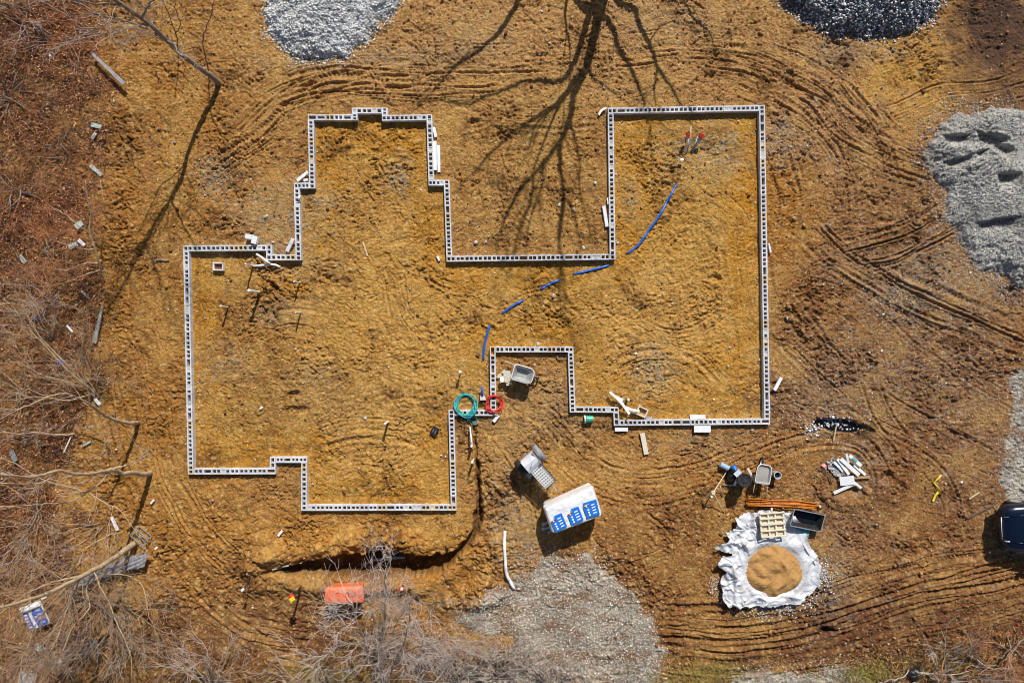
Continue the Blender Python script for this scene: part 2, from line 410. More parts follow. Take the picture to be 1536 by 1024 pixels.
ruts([(1040, 770), (1080, 725), (1140, 690), (1220, 662), (1290, 668), (1318, 715), (1306, 770)], (-.35, .0, .35), .11, .05, 0, seed=56, brk=0.5)
ruts([(945, 440), (1010, 470), (1070, 450), (1100, 395), (1085, 330), (1040, 300)], (-.8, -.5, -.2, .2, .55), .045, .035, 0, seed=60)
ruts([(1110, 260), (1105, 380), (1120, 500), (1115, 600)], (-.5, .0, .5), .06, .03, 0.2, seed=64)
ruts([(720, 640), (760, 700), (800, 780), (780, 850)], (-.4, .0, .3), .06, .04, 0, seed=67)
ruts([(175, 560), (195, 650), (240, 800), (330, 900), (420, 960), (560, 985)], (-.8, -.45, 0, .4, .8), .08, .05, 0.15, seed=70)
ruts([(180, 140), (220, 250), (215, 400), (200, 520)], (-.4, .3, .7), .09, .035, 0.1, seed=74)
ruts([(350, 940), (450, 955), (560, 965), (660, 930)], (-.5, -.2, .25, .5), .07, .05, 0, seed=78)
ruts([(680, 130), (760, 160), (860, 170), (1000, 140)], (-.5, -.1, .3), .05, .035, 0, seed=82)
ruts([(720, 190), (735, 250), (760, 330), (800, 370)], (-.3, 0, .4), .05, .035, 0, seed=84)
ruts([(1330, 180), (1400, 150), (1480, 140), (1560, 120)], (-.5, 0, .4), .08, .04, 0.1, seed=86)
ruts([(950, 760), (1000, 820), (960, 900), (900, 960)], (-.5, -.1, .3), .08, .05, 0.1, seed=88)

ruts([(330, 560), (370, 500), (430, 470), (500, 480)], (-.4, .1, .5), .06, .04, 0, seed=90)
ruts([(590, 400), (605, 470), (640, 520)], (-.35, -.1, .2, .45), .05, .045, 0, seed=92)
ruts([(610, 380), (650, 420), (690, 440)], (-.3, .0, .25), .05, .04, 0, seed=94)
ruts([(470, 660), (540, 640), (620, 650), (660, 690)], (-.3, .1, .4), .06, .045, 0, seed=96)
ruts([(880, 560), (960, 520), (1040, 530), (1090, 580)], (-.5, -.1, .3), .06, .04, 0, seed=98)
ruts([(1160, 200), (1190, 300), (1180, 420), (1240, 520)], (-.5, -.3, .2, .4), .07, .05, .3, seed=100)
ruts([(1180, 480), (1260, 560), (1380, 640), (1500, 700)], (-.7, -.5, .3, .5), .07, .045, .35, seed=102)
ruts([(1330, 430), (1300, 520), (1330, 620), (1420, 720), (1440, 800)], (-.6, -.4, .3, .5), .07, .045, .35, seed=104)
ruts([(1240, 100), (1290, 160), (1330, 230), (1340, 290)], (-.3, -.1, .3), .06, .055, .3, seed=106)
ruts([(210, 480), (235, 600), (250, 700), (290, 780), (360, 860)], (-.5, -.25, .3, .55), .07, .04, .2, seed=108)
# trench running down from the wall and hooking to the left
tr = catmull(W([(711, 628), (715, 690), (718, 745), (716, 785), (700, 815), (672, 838), (630, 847), (570, 846), (500, 850), (440, 853), (395, 858)]), 8)
D, Sg, T, L = line_field(X, Y, tr, 2.2)
T1 = T / L
wid = (1.1 + .5 * fbm(X, Y, 1.8, 3, 95, .5)) * np.interp(T1, [0, .2, .33, .42, .5, .62, .75, .85, 1.0], [.07, .14, .19, .20, .34, .50, .48, .30, .08]) * (1 + 0.35 * fbm(X, Y, 1.6, 3, 91))
dep = np.interp(T1, [0, .1, .33, .42, .5, .62, .8, .92, 1.0], [.14, .36, .50, .50, .75, 1.0, .9, .55, .05])
m = D < 2.2
dd = Sg + 0.10 * fbm(X, Y, 3, 2, 93)
cutp = sstep(0.0, 0.16, wid - np.abs(dd))
hook = sstep(0.42, 0.55, T1)
bank = 0.22 * np.exp(-((np.abs(dd) - wid - 0.35) / 0.33) ** 2) * (0.3 + 0.9 * hook)
Z = np.where(m, Z + bank * (1 + 0.8 * n1) - dep * cutp, Z)
TRENCH = np.where(m, cutp, 0)
# spoil ridge on the curve, right of the trench hook, with a drop to the gravel
for pts, w_, hh in (([(742, 800), (745, 850), (715, 892), (660, 898)], .55, .16), ([(690, 905), (730, 900), (765, 885)], .25, .14), ([(330, 720), (360, 800), (420, 830), (520, 815)], .8, .10),
                    ([(470, 640), (520, 650), (600, 640)], .5, .05), ([(395, 415), (420, 440), (400, 470)], .35, .12), ([(1250, 760), (1310, 735), (1318, 690)], .3, .12)):
    D, Sg, T, L = line_field(X, Y, catmull(W(pts), 6), w_ * 3)
    mm = D < w_ * 3
    Z = np.where(mm, Z + hh * np.exp(-(D / w_) ** 2) * (1 + 1.2 * n1) * sstep(0, .3, T) * sstep(0, .3, L - T), Z)

def pit(cx, cy, rx, ry, depth, rot=0, nz=0.35, seed=0, soft=0.35):
    global Z
    x0, y0 = P(cx, cy); c, s = math.cos(rot), math.sin(rot)
    u = ((X - x0) * c + (Y - y0) * s) / (rx * U); v = (-(X - x0) * s + (Y - y0) * c) / (ry * U)
    r = np.hypot(u, v) + nz * fbm(X, Y, 2.2, 3, 300 + seed)
    k = sstep(1 + soft, 1 - soft, r)
    Z = Z - depth * k
    return k
PUD = pit(1258, 638, 33, 10, 0.26, R(-6), 0.28, 1, 0.22)
pit(1297, 648, 14, 10, .15, 0, .5, 2); pit(1245, 946, 10, 4, .12, 0, .5, 3); pit(1236, 943, 7, 5, .15, 0, .5, 33)
pit(445, 615, 18, 6, .12, 0, .5, 4); pit(440, 592, 10, 5, .12, R(20), .5, 5); pit(409, 428, 10, 4, .14, R(-35), .5, 6)
pit(1073, 418, 8, 5, .1, 0, .5, 7); pit(430, 157, 9, 3, .12, R(10), .4, 8); pit(500, 138, 16, 3, .12, R(12), .4, 9); pit(600, 131, 20, 2.5, .1, 0, .4, 10)
pit(1185, 125, 26, 5, .12, R(-28), .4, 11); pit(1065, 113, 8, 4, .1, 0, .5, 12); pit(1330, 718, 12, 9, .12, 0, .5, 13); pit(1290, 742, 14, 8, .10, R(-30), .5, 14)
pit(770, 610, 26, 14, .05, 0, .5, 15); pit(600, 362, 22, 5, .05, R(15), .5, 16); pit(1030, 575, 30, 6, .04, R(-40), .5, 17)

# level the bearing strip under the wall so the blocks sit in the soil
near = np.exp(-(hsd / 0.28) ** 2)
Z = Z * (1 - 0.75 * near)
Z -= 0.04 * sstep(0.0, 0.15, hsd) * (1 - sstep(0.3, 0.7, hsd))
# distant ground rolls gently
Z += farout * (0.35 * fbm(X, Y, 0.05, 2, 97)) + sstep(20, 200, np.hypot(X, Y)) * 2.5 * fbm(X, Y, 0.008, 2, 98)

# ---- colours of the soil
NB = [fbm(X, Y, .8, 4, 400 + 9 * i) for i in range(3)] + [fbm(X, Y, 1.7, 4, 440 + 9 * i, .65) for i in range(3)]
SPK = sstep(-.12, .3, fbm(X, Y, 4.5, 3, 470, .75))
def blob(cx, cy, rx, ry, nz=0.5, seed=0, sharp=0.5, f=0.8):
    fld = NB[(0 if f < 1.2 else 3) + seed % 3]; sh = (seed * 37 % 211, seed * 53 % 307)
    i0, i1 = np.searchsorted(XS, [(cx - 768) * U - rx * U * 2.6 - 1, (cx - 768) * U + rx * U * 2.6 + 1]); j0, j1 = np.searchsorted(YS, [(512 - cy) * U - ry * U * 2.6 - 1, (512 - cy) * U + ry * U * 2.6 + 1])
    out = np.zeros(X.shape, np.float32); sl = (slice(j0, j1), slice(i0, i1))
    r = np.hypot((QX[sl] - cx) / rx, (QY[sl] - cy) / ry) + nz * np.roll(fld, sh, (0, 1))[sl]
    out[sl] = sstep(1 + sharp, 1 - sharp, r); return out
def mixc(C, c, k): return C * (1 - k[..., None]) + np.array(c, np.float32) * k[..., None]
C = np.zeros(X.shape + (3,), np.float32) + srgb(176, 124, 70).astype(np.float32)
C = mixc(C, srgb(172, 116, 54), blob(240, 480, 130, 520, .6, 1))
C = mixc(C, srgb(188, 138, 88), blob(850, 60, 480, 95, .5, 2))
C = mixc(C, srgb(186, 136, 92), blob(1260, 190, 110, 90, .5, 3))
C = mixc(C, srgb(200, 145, 68), blob(1370, 120, 75, 65, .4, 4) * 0.9)
C = mixc(C, srgb(150, 98, 58), blob(1360, 600, 230, 300, .5, 5))
C = mixc(C, srgb(164, 116, 74), blob(1340, 330, 90, 90, .5, 6))
C = mixc(C, srgb(122, 78, 48), blob(1270, 955, 340, 75, .35, 7))
C = mixc(C, srgb(142, 92, 52), blob(1020, 860, 140, 110, .5, 8) * .8)
C = mixc(C, srgb(130, 84, 54), blob(380, 960, 190, 75, .5, 9))
C = mixc(C, srgb(150, 96, 50), blob(640, 880, 190, 25, .5, 10) * .7)
C = mixc(C, srgb(168, 112, 60), blob(1130, 700, 200, 60, .5, 11) * .6)
ins = sstep(-0.05, 0.05, hsd)
C = mixc(C, srgb(190, 137, 62), ins * 0.85)
C = mixc(C, srgb(152, 102, 54), ins * blob(390, 450, 130, 100, .9, 12) * .85)
C = mixc(C, srgb(160, 112, 60), ins * blob(440, 600, 110, 80, .9, 24) * .6)
C = mixc(C, srgb(158, 108, 52), ins * blob(860, 560, 120, 60, .9, 25) * .5)
C = mixc(C, srgb(170, 120, 66), ins * blob(560, 320, 80, 60, .7, 13) * .6)
C = mixc(C, srgb(205, 152, 84), ins * blob(700, 470, 240, 150, .7, 14) * .6)
C = mixc(C, srgb(206, 154, 88), ins * blob(1010, 480, 120, 110, .7, 15) * .7)
C = mixc(C, srgb(204, 150, 84), ins * blob(590, 690, 130, 50, .6, 16) * .7)
k = ins * (1 - sstep(0.9, 1.5, hsd + 0.5 * n1))
C = mixc(C, srgb(186, 126, 40), k * 0.7)
C = mixc(C, srgb(190, 128, 34), blob(1125, 360, 38, 150, .4, 17) * .75 * ins)
C = mixc(C, srgb(176, 112, 34), blob(1180, 320, 45, 90, .6, 18) * .75)
C = mixc(C, srgb(192, 132, 44), blob(1090, 560, 60, 50, .5, 19) * .6 * ins)
C = mixc(C, srgb(184, 124, 50), blob(560, 800, 250, 40, .5, 20) * .7)
C = mixc(C, srgb(190, 130, 56), blob(690, 850, 80, 60, .5, 21) * .7)
C = mixc(C, srgb(186, 136, 76), blob(780, 250, 130, 120, .5, 22) * .5)
C = mixc(C, srgb(180, 126, 60), blob(800, 700, 80, 90, .5, 23) * .5)
# grey clay smears and scattered fines
gy = srgb(158, 144, 130)
for i, (cx, cy, rx, ry, w) in enumerate([(325, 260, 26, 22, .9), (420, 325, 60, 40, .6), (440, 400, 60, 18, .5), (600, 265, 16, 22, .9), (490, 300, 14, 8, .8), (980, 555, 26, 34, .9), (1040, 225, 46, 40, .5),
        (1085, 230, 26, 30, .7), (1350, 455, 40, 26, .9), (1290, 560, 110, 60, .45), (1230, 610, 100, 30, .4), (1420, 420, 70, 60, .7), (1180, 210, 22, 30, .7), (820, 620, 60, 40, .45), (780, 800, 40, 50, .7),
        (760, 720, 26, 50, .4), (945, 300, 8, 26, .7), (700, 600, 30, 40, .3), (1310, 400, 60, 30, .4), (1060, 660, 60, 20, .35), (720, 60, 40, 30, .4), (1270, 80, 50, 16, .7), (470, 95, 60, 10, .5),
        (600, 85, 60, 12, .5), (1000, 30, 60, 30, .4), (470, 560, 30, 24, .3), (340, 545, 30, 24, .5), (1290, 700, 34, 30, .5), (520, 610, 120, 40, .2), (1240, 800, 60, 60, .3), (700, 905, 60, 10, .7), (420, 470, 30, 16, .5), (300, 590, 20, 60, .2), (360, 375, 60, 10, .6), (1460, 600, 50, 130, .4), (1240, 880, 30, 40, .8)]):
    C = mixc(C, gy, blob(cx, cy, rx * 1.15, ry * 1.15, 1.2, 30 + i, .8, 1.6) * min(1, w * 1.35) * (.25 + .75 * SPK))
C = mixc(C, srgb(118, 76, 40), CHURN * sstep(-.25, .35, fbm(X, Y, 1.3, 4, 133, .65)) * .8)
C = mixc(C, srgb(204, 156, 90), sstep(.05, -.3, PATCHY) * .4)
C = mixc(C, srgb(214, 166, 98), sstep(.1, .5, fbm(X, Y, .5, 4, 135, .6)) * (1 - CHURN) * .35)
spk = sstep(0.15, 0.5, fbm(X, Y, 2.6, 4, 130, 0.7))
C = mixc(C, srgb(158, 136, 112), spk * 0.32)
dk = sstep(0.1, 0.55, fbm(X, Y, 1.1, 4, 140, 0.6))
C = mixc(C, srgb(112, 70, 38), dk * 0.55)
wet = sstep(0.2, 0.5, fbm(X, Y, 4.2, 3, 144, 0.6))
C = mixc(C, srgb(96, 60, 34), wet * 0.35)
lt = sstep(0.10, 0.45, fbm(X, Y, 3.3, 3, 150, 0.6))
C = mixc(C, srgb(226, 184, 122), lt * 0.42)
fn = fbm(X, Y, 9, 2, 152, .7)
C = mixc(C, srgb(232, 200, 150), sstep(.22, .5, fn) * .55); C = mixc(C, srgb(88, 58, 34), sstep(.2, .5, -fn) * .5)
C = mixc(C, srgb(196, 150, 104), RUTM * 0.35 * (QY < 600)); C = mixc(C, srgb(126, 80, 48), RUTM * 0.5 * (QY > 860) * (QX > 900))
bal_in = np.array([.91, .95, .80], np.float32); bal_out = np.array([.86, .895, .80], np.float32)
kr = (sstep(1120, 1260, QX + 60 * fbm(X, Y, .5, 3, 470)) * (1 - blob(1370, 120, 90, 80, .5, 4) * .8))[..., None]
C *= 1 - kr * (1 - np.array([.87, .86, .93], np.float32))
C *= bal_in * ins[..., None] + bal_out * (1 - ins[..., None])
C = mixc(C, srgb(170, 156, 140), sstep(.12, .45, fbm(X, Y, 1.0, 5, 176, .7)) * SPK * sstep(1150, 1250, QX) * .75)
# forest floor
lc = np.zeros_like(C) + srgb(118, 78, 44)
lc = mixc(lc, srgb(146, 86, 42), sstep(0.05, 0.35, fbm(X, Y, 0.8, 3, 160)) * .7)
lc = mixc(lc, srgb(48, 36, 34), sstep(-.05, 0.25, fbm(X, Y, .8, 4, 170)) * .9)
lc = mixc(lc, srgb(120, 104, 90), sstep(0.1, 0.4, fbm(X, Y, 1.2, 4, 172)) * .7)
lc = mixc(lc, srgb(196, 140, 84), sstep(0.1, 0.4, fbm(X, Y, 1.6, 4, 174)) * .7)
lc = mixc(lc, srgb(150, 106, 66), sstep(0.0, 0.4, fbm(X, Y, 2.0, 3, 180)) * .6)
C = C * (1 - LITTER[..., None]) + lc * LITTER[..., None]
C = mixc(C, srgb(52, 38, 38), blob(10, 60, 60, 90, .5, 80) * .7)
C = mixc(C, srgb(56, 42, 38), blob(1494, 34, 56, 66, 1.2, 81, .6, 2) * .95)  # shadow in the top right corner, put into the ground colour
C = mixc(C, srgb(98, 70, 52), blob(1510, 90, 90, 80, 1.4, 82, .7, 2) * .6)
C = mixc(C, srgb(124, 58, 30), blob(90, 50, 60, 50, 1.2, 83, .6, 2) * .6)
C = mixc(C, srgb(118, 54, 30), blob(60, 330, 70, 50, 1.2, 84, .6, 2) * .6)
C = mixc(C, srgb(140, 118, 56), blob(1380, 1005, 60, 14, .6, 85) * .5)
C = mixc(C, srgb(132, 118, 60), blob(1060, 1008, 50, 14, .6, 86) * .5)
# wet, near-black soil lining the water hole; trench bottom and a few small pits mixed darker
C = mixc(C, srgb(22, 18, 18), sstep(.2, .7, PUD)); C = mixc(C, srgb(70, 48, 34), TRENCH * .7)
C = mixc(C, srgb(30, 24, 24), blob(1297, 650, 14, 12, .7, 88, .4, 2) * .7)
C = mixc(C, srgb(36, 24, 20), blob(1238, 944, 13, 6, .5, 89, .4, 2) * .8)
C = np.clip(C, 0.01, 0.9)

ny, nx = X.shape
V = np.stack([X, Y, Z], -1).reshape(-1, 3)
idx = np.arange(nx * ny).reshape(ny, nx)
F = np.stack([idx[:-1, :-1], idx[:-1, 1:], idx[1:, 1:], idx[1:, :-1]], -1).reshape(-1, 4)
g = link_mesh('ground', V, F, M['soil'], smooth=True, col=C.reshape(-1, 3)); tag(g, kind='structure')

fi0 = len(tx); fj0 = len(ty)
ZF = Z[fj0:fj0 + len(yf), fi0:fi0 + len(xf)]
def gz(x, y):
    x = np.asarray(x, float); y = np.asarray(y, float)
    u = np.clip((x - xf[0]) / STEP, 0, len(xf) - 1.001); v = np.clip((y - yf[0]) / STEP, 0, len(yf) - 1.001)
    i = u.astype(int); j = v.astype(int); a = u - i; b = v - j
    return (ZF[j, i] * (1 - a) + ZF[j, i + 1] * a) * (1 - b) + (ZF[j + 1, i] * (1 - a) + ZF[j + 1, i + 1] * a) * b
def G(x, y, dz=0.0):
    """ground point under a photo position"""
    a, b = P(x, y); return (a, b, float(gz(a, b)) + dz)
def litter_at(x, y):
    i = np.clip(((x - xf[0]) / STEP).astype(int), 0, len(xf) - 1) + fi0; j = np.clip(((y - yf[0]) / STEP).astype(int), 0, len(yf) - 1) + fj0
    return LITTER[j, i]
def hsd_at(x, y):
    i = np.clip(((x - xf[0]) / STEP).astype(int), 0, len(xf) - 1) + fi0; j = np.clip(((y - yf[0]) / STEP).astype(int), 0, len(yf) - 1) + fj0
    return hsd[j, i]

# ------------------------------------------------------------------ scattered stones
t_ = (1 + 5 ** .5) / 2
ICO = np.array([(-1, t_, 0), (1, t_, 0), (-1, -t_, 0), (1, -t_, 0), (0, -1, t_), (0, 1, t_), (0, -1, -t_), (0, 1, -t_), (t_, 0, -1), (t_, 0, 1), (-t_, 0, -1), (-t_, 0, 1)]) / 1.9
ICF = np.array([(0, 11, 5), (0, 5, 1), (0, 1, 7), (0, 7, 10), (0, 10, 11), (1, 5, 9), (5, 11, 4), (11, 10, 2), (10, 7, 6), (7, 1, 8), (3, 9, 4), (3, 4, 2), (3, 2, 6), (3, 6, 8), (3, 8, 9), (4, 9, 5), (2, 4, 11), (6, 2, 10), (8, 6, 7), (9, 8, 1)])
def stones(name, p, size, cols, material=None, parent=None, flat=0.65):
    n = len(p)
    v = ICO[None] * (1 + 0.35 * rng.uniform(-1, 1, (n, 12, 1)))
    sc = np.stack([size * rng.uniform(.7, 1.3, n), size * rng.uniform(.6, 1.1, n), size * flat * rng.uniform(.7, 1.2, n)], -1)
    v = v * sc[:, None, :] * 0.5
    a = rng.uniform(0, 2 * PI, n); c, s = np.cos(a)[:, None], np.sin(a)[:, None]
    b = rng.uniform(-.5, .5, n); cb, sb = np.cos(b)[:, None], np.sin(b)[:, None]
    x, y, z = v[..., 0], v[..., 1], v[..., 2]
    y, z = y * cb - z * sb, y * sb + z * cb
    v = np.stack([x * c - y * s, x * s + y * c, z], -1) + p[:, None, :]
    f = ICF[None] + (np.arange(n) * 12)[:, None, None]
    return link_mesh(name, v.reshape(-1, 3), f.reshape(-1, 3), material or M['stone'], parent, col=np.repeat(cols, 12, 0))
def pick(cols, n, jit=0.12):
    c = np.array(cols)[rng.integers(0, len(cols), n)]
    return np.clip(c * (1 + jit * rng.normal(0, 1, (n, 1))), 0.01, 0.9)

soilcols = [srgb(164, 118, 64), srgb(146, 102, 56), srgb(178, 134, 80), srgb(128, 88, 50), srgb(110, 74, 46)]
n = 26000
x = rng.uniform(-20, 20, n); y = rng.uniform(-13.6, 13.6, n)
den = fbm(x, y, 0.35, 3, 500) + 0.25 * (hsd_at(x, y) < 0) + 0.1
k = (rng.uniform(-.2, .8, n) < den) & (np.abs(hsd_at(x, y)) > 0.18)
x, y = x[k], y[k]; sz = np.clip(rng.lognormal(-3.15, 0.5, len(x)), .015, .2)
tag(stones('soil_clods', np.stack([x, y, gz(x, y) + sz * .15], -1), sz, pick(soilcols, len(x)), M['stone'], flat=.8), kind='stuff')
n = 5200
x = rng.uniform(-20, 20, n); y = rng.uniform(-13.6, 13.6, n)
k = (rng.uniform(-.1, .9, n) < fbm(x, y, 0.5, 3, 510) + .3 + .3 * (x > 10)) & (np.abs(hsd_at(x, y)) > 0.2) & (litter_at(x, y) < .5)
x, y = x[k], y[k]
# mortar droppings along the wall feet, and grey chips in the clay smears
ex = []
for a, b in zip(house_w, house_w[1:] + house_w[:1]):
    L = math.hypot(b[0] - a[0], b[1] - a[1]); 
    for _ in range(int(L * 7)):
        t = random.random(); o = random.choice((-1, 1)) * (0.15 + abs(random.gauss(0, .16)))
        ex.append((a[0] + (b[0] - a[0]) * t - (b[1] - a[1]) / L * o, a[1] + (b[1] - a[1]) * t + (b[0] - a[0]) / L * o))
for (cx, cy, r, q) in ((1350, 455, 40, 240), (325, 262, 26, 90), (420, 325, 50, 120), (1250, 640, 40, 150), (1180, 215, 30, 110), (1290, 560, 130, 420), (985, 560, 26, 90), (980, 20, 80, 120), (1190, 680, 60, 90), (1230, 880, 30, 120), (720, 330, 40, 60), (1180, 640, 40, 60)):
    for _ in range(q):
        ex.append(P(random.gauss(cx, r), random.gauss(cy, r * .6)))
ex = np.array(ex); x = np.concatenate([x, ex[:, 0]]); y = np.concatenate([y, ex[:, 1]])
sz = np.clip(rng.lognormal(-3.25, 0.4, len(x)), .02, .12)
greys = [srgb(200, 192, 180), srgb(220, 212, 200), srgb(170, 160, 150), srgb(140, 132, 126), srgb(120, 116, 118), srgb(205, 180, 140)]
tag(stones('loose_stones', np.stack([x, y, gz(x, y) + sz * .2], -1), sz, pick(greys, len(x)), flat=.7), kind='stuff')

# ------------------------------------------------------------------ gravel heaps and spreads
def patch(name, poly, hfun, cfun, material, res=0.03, edge=0.25, ef=1.2, seed=0, parent=None, base=True, smooth=True, cut=-0.02):
    w = np.array(W(poly)); x0, y0 = w.min(0) - .4; x1, y1 = w.max(0) + .4
    xs = np.arange(x0, x1, res); ys = np.arange(y0, y1, res); xx, yy = np.meshgrid(xs, ys); xx = xx.astype(np.float32); yy = yy.astype(np.float32)
    d = poly_sd(xx, yy, w) + edge * fbm(xx, yy, ef, 4, 600 + seed, .6)
    h = hfun(xx, yy, d)
    g0 = gz(xx, yy)
    if base == 'soft': g0 = sum(gz(xx + a, yy + b) for a in (-.45, -.2, 0, .2, .45) for b in (-.45, -.2, 0, .2, .45)) / 25 + .05
    z = (g0 if base else 0) + h
    inside = d > cut
    fm = inside[:-1, :-1] & inside[1:, :-1] & inside[:-1, 1:] & inside[1:, 1:]
    nn = xx.size; id_ = np.arange(nn).reshape(xx.shape)
    Fq = np.stack([id_[:-1, :-1], id_[:-1, 1:], id_[1:, 1:], id_[1:, :-1]], -1)[fm]
    used = np.unique(Fq); rm = np.full(nn, -1); rm[used] = np.arange(len(used))
    Vq = np.stack([xx, yy, z], -1).reshape(-1, 3)[used]
    cc = cfun(xx, yy, d).reshape(-1, 3)[used] if cfun else None
    o = link_mesh(name, Vq, rm[Fq], material, parent, smooth=smooth, col=cc)
    def look(px, py):
        i = np.clip(((px - x0) / res).round().astype(int), 0, len(xs) - 1); j = np.clip(((py - y0) / res).round().astype(int), 0, len(ys) - 1)
        return z[j, i], d[j, i]
    return o, look, (x0, y0, x1, y1)

def heap(label, poly, height, fall, cols, nst, smin, smax, seed, edge=.3, gouges=(), base_col=srgb(150, 148, 144), cat='gravel pile', rocky=.05, spill=.16, lumpy=.14):
    def hf(xx, yy, d):
        h = height * (1 - np.exp(-np.clip(d, 0, None) / fall)) * (1 + .25 * fbm(xx, yy, .6, 3, seed)) + rocky * np.abs(fbm(xx, yy, 9, 3, seed + 5, .7)) * sstep(0, .3, d) - .015
        h = h + lumpy * height * fbm(xx, yy, 1.6, 4, seed + 9, .6) * sstep(0, .6, d)
        for (gx, gy, a, b, rot, dep) in gouges:
            cx, cy = P(gx, gy, height * .8); c, s = math.cos(rot), math.sin(rot)
            u = ((xx - cx) * c + (yy - cy) * s) / (a * U); v = (-(xx - cx) * s + (yy - cy) * c) / (b * U)
            v = v + .6 * fbm(xx, yy, 1.8, 3, seed + 11); u = u + .4 * fbm(xx, yy, 1.6, 3, seed + 13)
            k_ = sstep(1.5, .5, np.abs(u)) * sstep(1.25, .8, v) * sstep(-3.6, .8, v) 
            h = np.where(d > .1, np.maximum(h - dep * k_, np.minimum(h, .06)), h)
        return np.maximum(h, -.03)
    def cf(xx, yy, d):
        c = np.zeros(xx.shape + (3,)) + base_col
        nn = fbm(xx, yy, 5, 3, seed + 20, .8)[..., None]; n2 = fbm(xx, yy, .8, 2, seed + 24)[..., None]
        c = c * (1 + .6 * nn) * (1 + .55 * n2)
        e = sstep(.25, 0.0, d)[..., None] * .55
        if cat != 'gravel pile':
            mud = sstep(-.12, .28, fbm(xx, yy * 2.2, .8, 5, seed + 30, .7))[..., None] * .8; c = c * (1 - mud) + srgb(132, 96, 62) * mud
        return np.clip(c * (1 - e) + srgb(130, 94, 60) * e, .02, .8)
    o, look, bb = patch('gravel_pile' if cat == 'gravel pile' else 'gravel', poly, hf, cf, M['soil'], .03, edge, 1.1, seed)
    x = rng.uniform(bb[0], bb[2], nst); y = rng.uniform(bb[1], bb[3], nst)
    z, d = look(x, y)
    k = (d > rng.normal(0.0, spill if cat == 'gravel pile' else .30, nst)) & (z > -.4)
    x, y, z = x[k], y[k], z[k]; z = np.where(d[k] < 0, gz(x, y), z)
    sz = rng.uniform(smin, smax, len(x)) ** 1.0
    st = stones('stones', np.stack([x, y, z + sz * .1], -1), sz, pick(cols, len(x), .18), parent=o)
    st['kind'] = 'stuff'
    return o
W_ = [srgb(232, 231, 228), srgb(214, 213, 210), srgb(200, 199, 197), srgb(160, 160, 158), srgb(242, 242, 240)]
tag(heap('', [(402, -60), (398, 20), (405, 55), (420, 70), (440, 88), (480, 90), (520, 86), (548, 66), (570, 34), (592, 22), (605, 0), (610, -60)], .75, 1.1, W_, 19000, .03, .08, 701, .45,
         base_col=srgb(200, 199, 197)), 'white and pale grey crushed stone heap at the top edge, left of the tree shadow', 'gravel pile')
D_ = [srgb(96, 97, 100), srgb(130, 131, 134), srgb(180, 181, 184), srgb(236, 237, 240), srgb(76, 76, 80), srgb(210, 211, 214), srgb(66, 67, 72), srgb(242, 242, 246)]
tag(heap('', [(1160, -60), (1165, 0), (1195, 22), (1230, 42), (1275, 55), (1330, 56), (1372, 44), (1400, 26), (1420, 0), (1425, -60)], 1.2, 1.0, D_, 14000, .045, .11, 741, .4,
         base_col=srgb(120, 121, 124)), 'dark crushed stone heap flecked with white at the top edge, right of the tree shadow', 'gravel pile')
G_ = [srgb(190, 188, 182), srgb(165, 163, 158), srgb(130, 130, 130), srgb(212, 210, 206), srgb(100, 100, 104)]
tag(heap('', [(1620, 150), (1560, 175), (1520, 162), (1480, 160), (1440, 172), (1408, 182), (1392, 205), (1380, 222), (1395, 250), (1410, 290), (1425, 330), (1440, 370), (1470, 400), (1520, 432), (1620, 450)], .6, 1.0, G_, 36000, .025, .06, 781, .55,
         gouges=((1444, 204, 15, 5, R(2), .42), (1492, 205, 18, 6, R(-12), .45), (1512, 222, 10, 6, R(-30), .34), (1444, 238, 15, 4, R(14), .34), (1480, 227, 12, 4, R(18), .3), (1515, 266, 13, 7, 0, .42), (1500, 335, 26, 7, R(10), .30)),
         base_col=srgb(168, 164, 155), rocky=.035, spill=.5, lumpy=.06), 'big fine grey gravel heap with dark bucket gouges at the right edge', 'gravel pile')
P_ = [srgb(190, 182, 170), srgb(170, 162, 150), srgb(208, 200, 190), srgb(140, 132, 122), srgb(220, 216, 208), srgb(166, 146, 118)]
tag(heap('', [(1620, 520), (1560, 540), (1528, 545), (1512, 570), (1516, 620), (1508, 650), (1500, 680), (1494, 720), (1506, 750), (1490, 790), (1500, 830), (1620, 850)], .05, .3, P_, 9000, .02, .055, 811, .2,
         base_col=srgb(172, 166, 154), cat='g', rocky=.08), kind='stuff')
tag(heap('', [(700, 912), (740, 880), (775, 862), (800, 842), (840, 826), (880, 828), (915, 852), (950, 885), (975, 920), (985, 970), (1000, 1000), (1006, 1080), (640, 1080), (690, 1000), (760, 960), (690, 930)], .06, .3, P_, 24000, .02, .065, 821, .75,
         base_col=srgb(164, 154, 138), cat='g', rocky=.11), kind='stuff')
tag(heap('', [(1096, 1010), (1140, 1000), (1200, 1006), (1260, 994), (1300, 1006), (1310, 1060), (1090, 1060)], .04, .3, P_, 5000, .02, .06, 831, .3, base_col=srgb(170, 162, 148), cat='g', rocky=.08), kind='stuff')
tag(heap('', [(1075, 880), (1100, 905), (1140, 922), (1190, 914), (1222, 890), (1244, 866), (1240, 850), (1215, 845), (1160, 860), (1100, 870)], .05, .2, W_[:3] + G_[:3], 7000, .03, .07, 841, .2, base_col=srgb(160, 152, 144), cat='g', rocky=.08), kind='stuff')

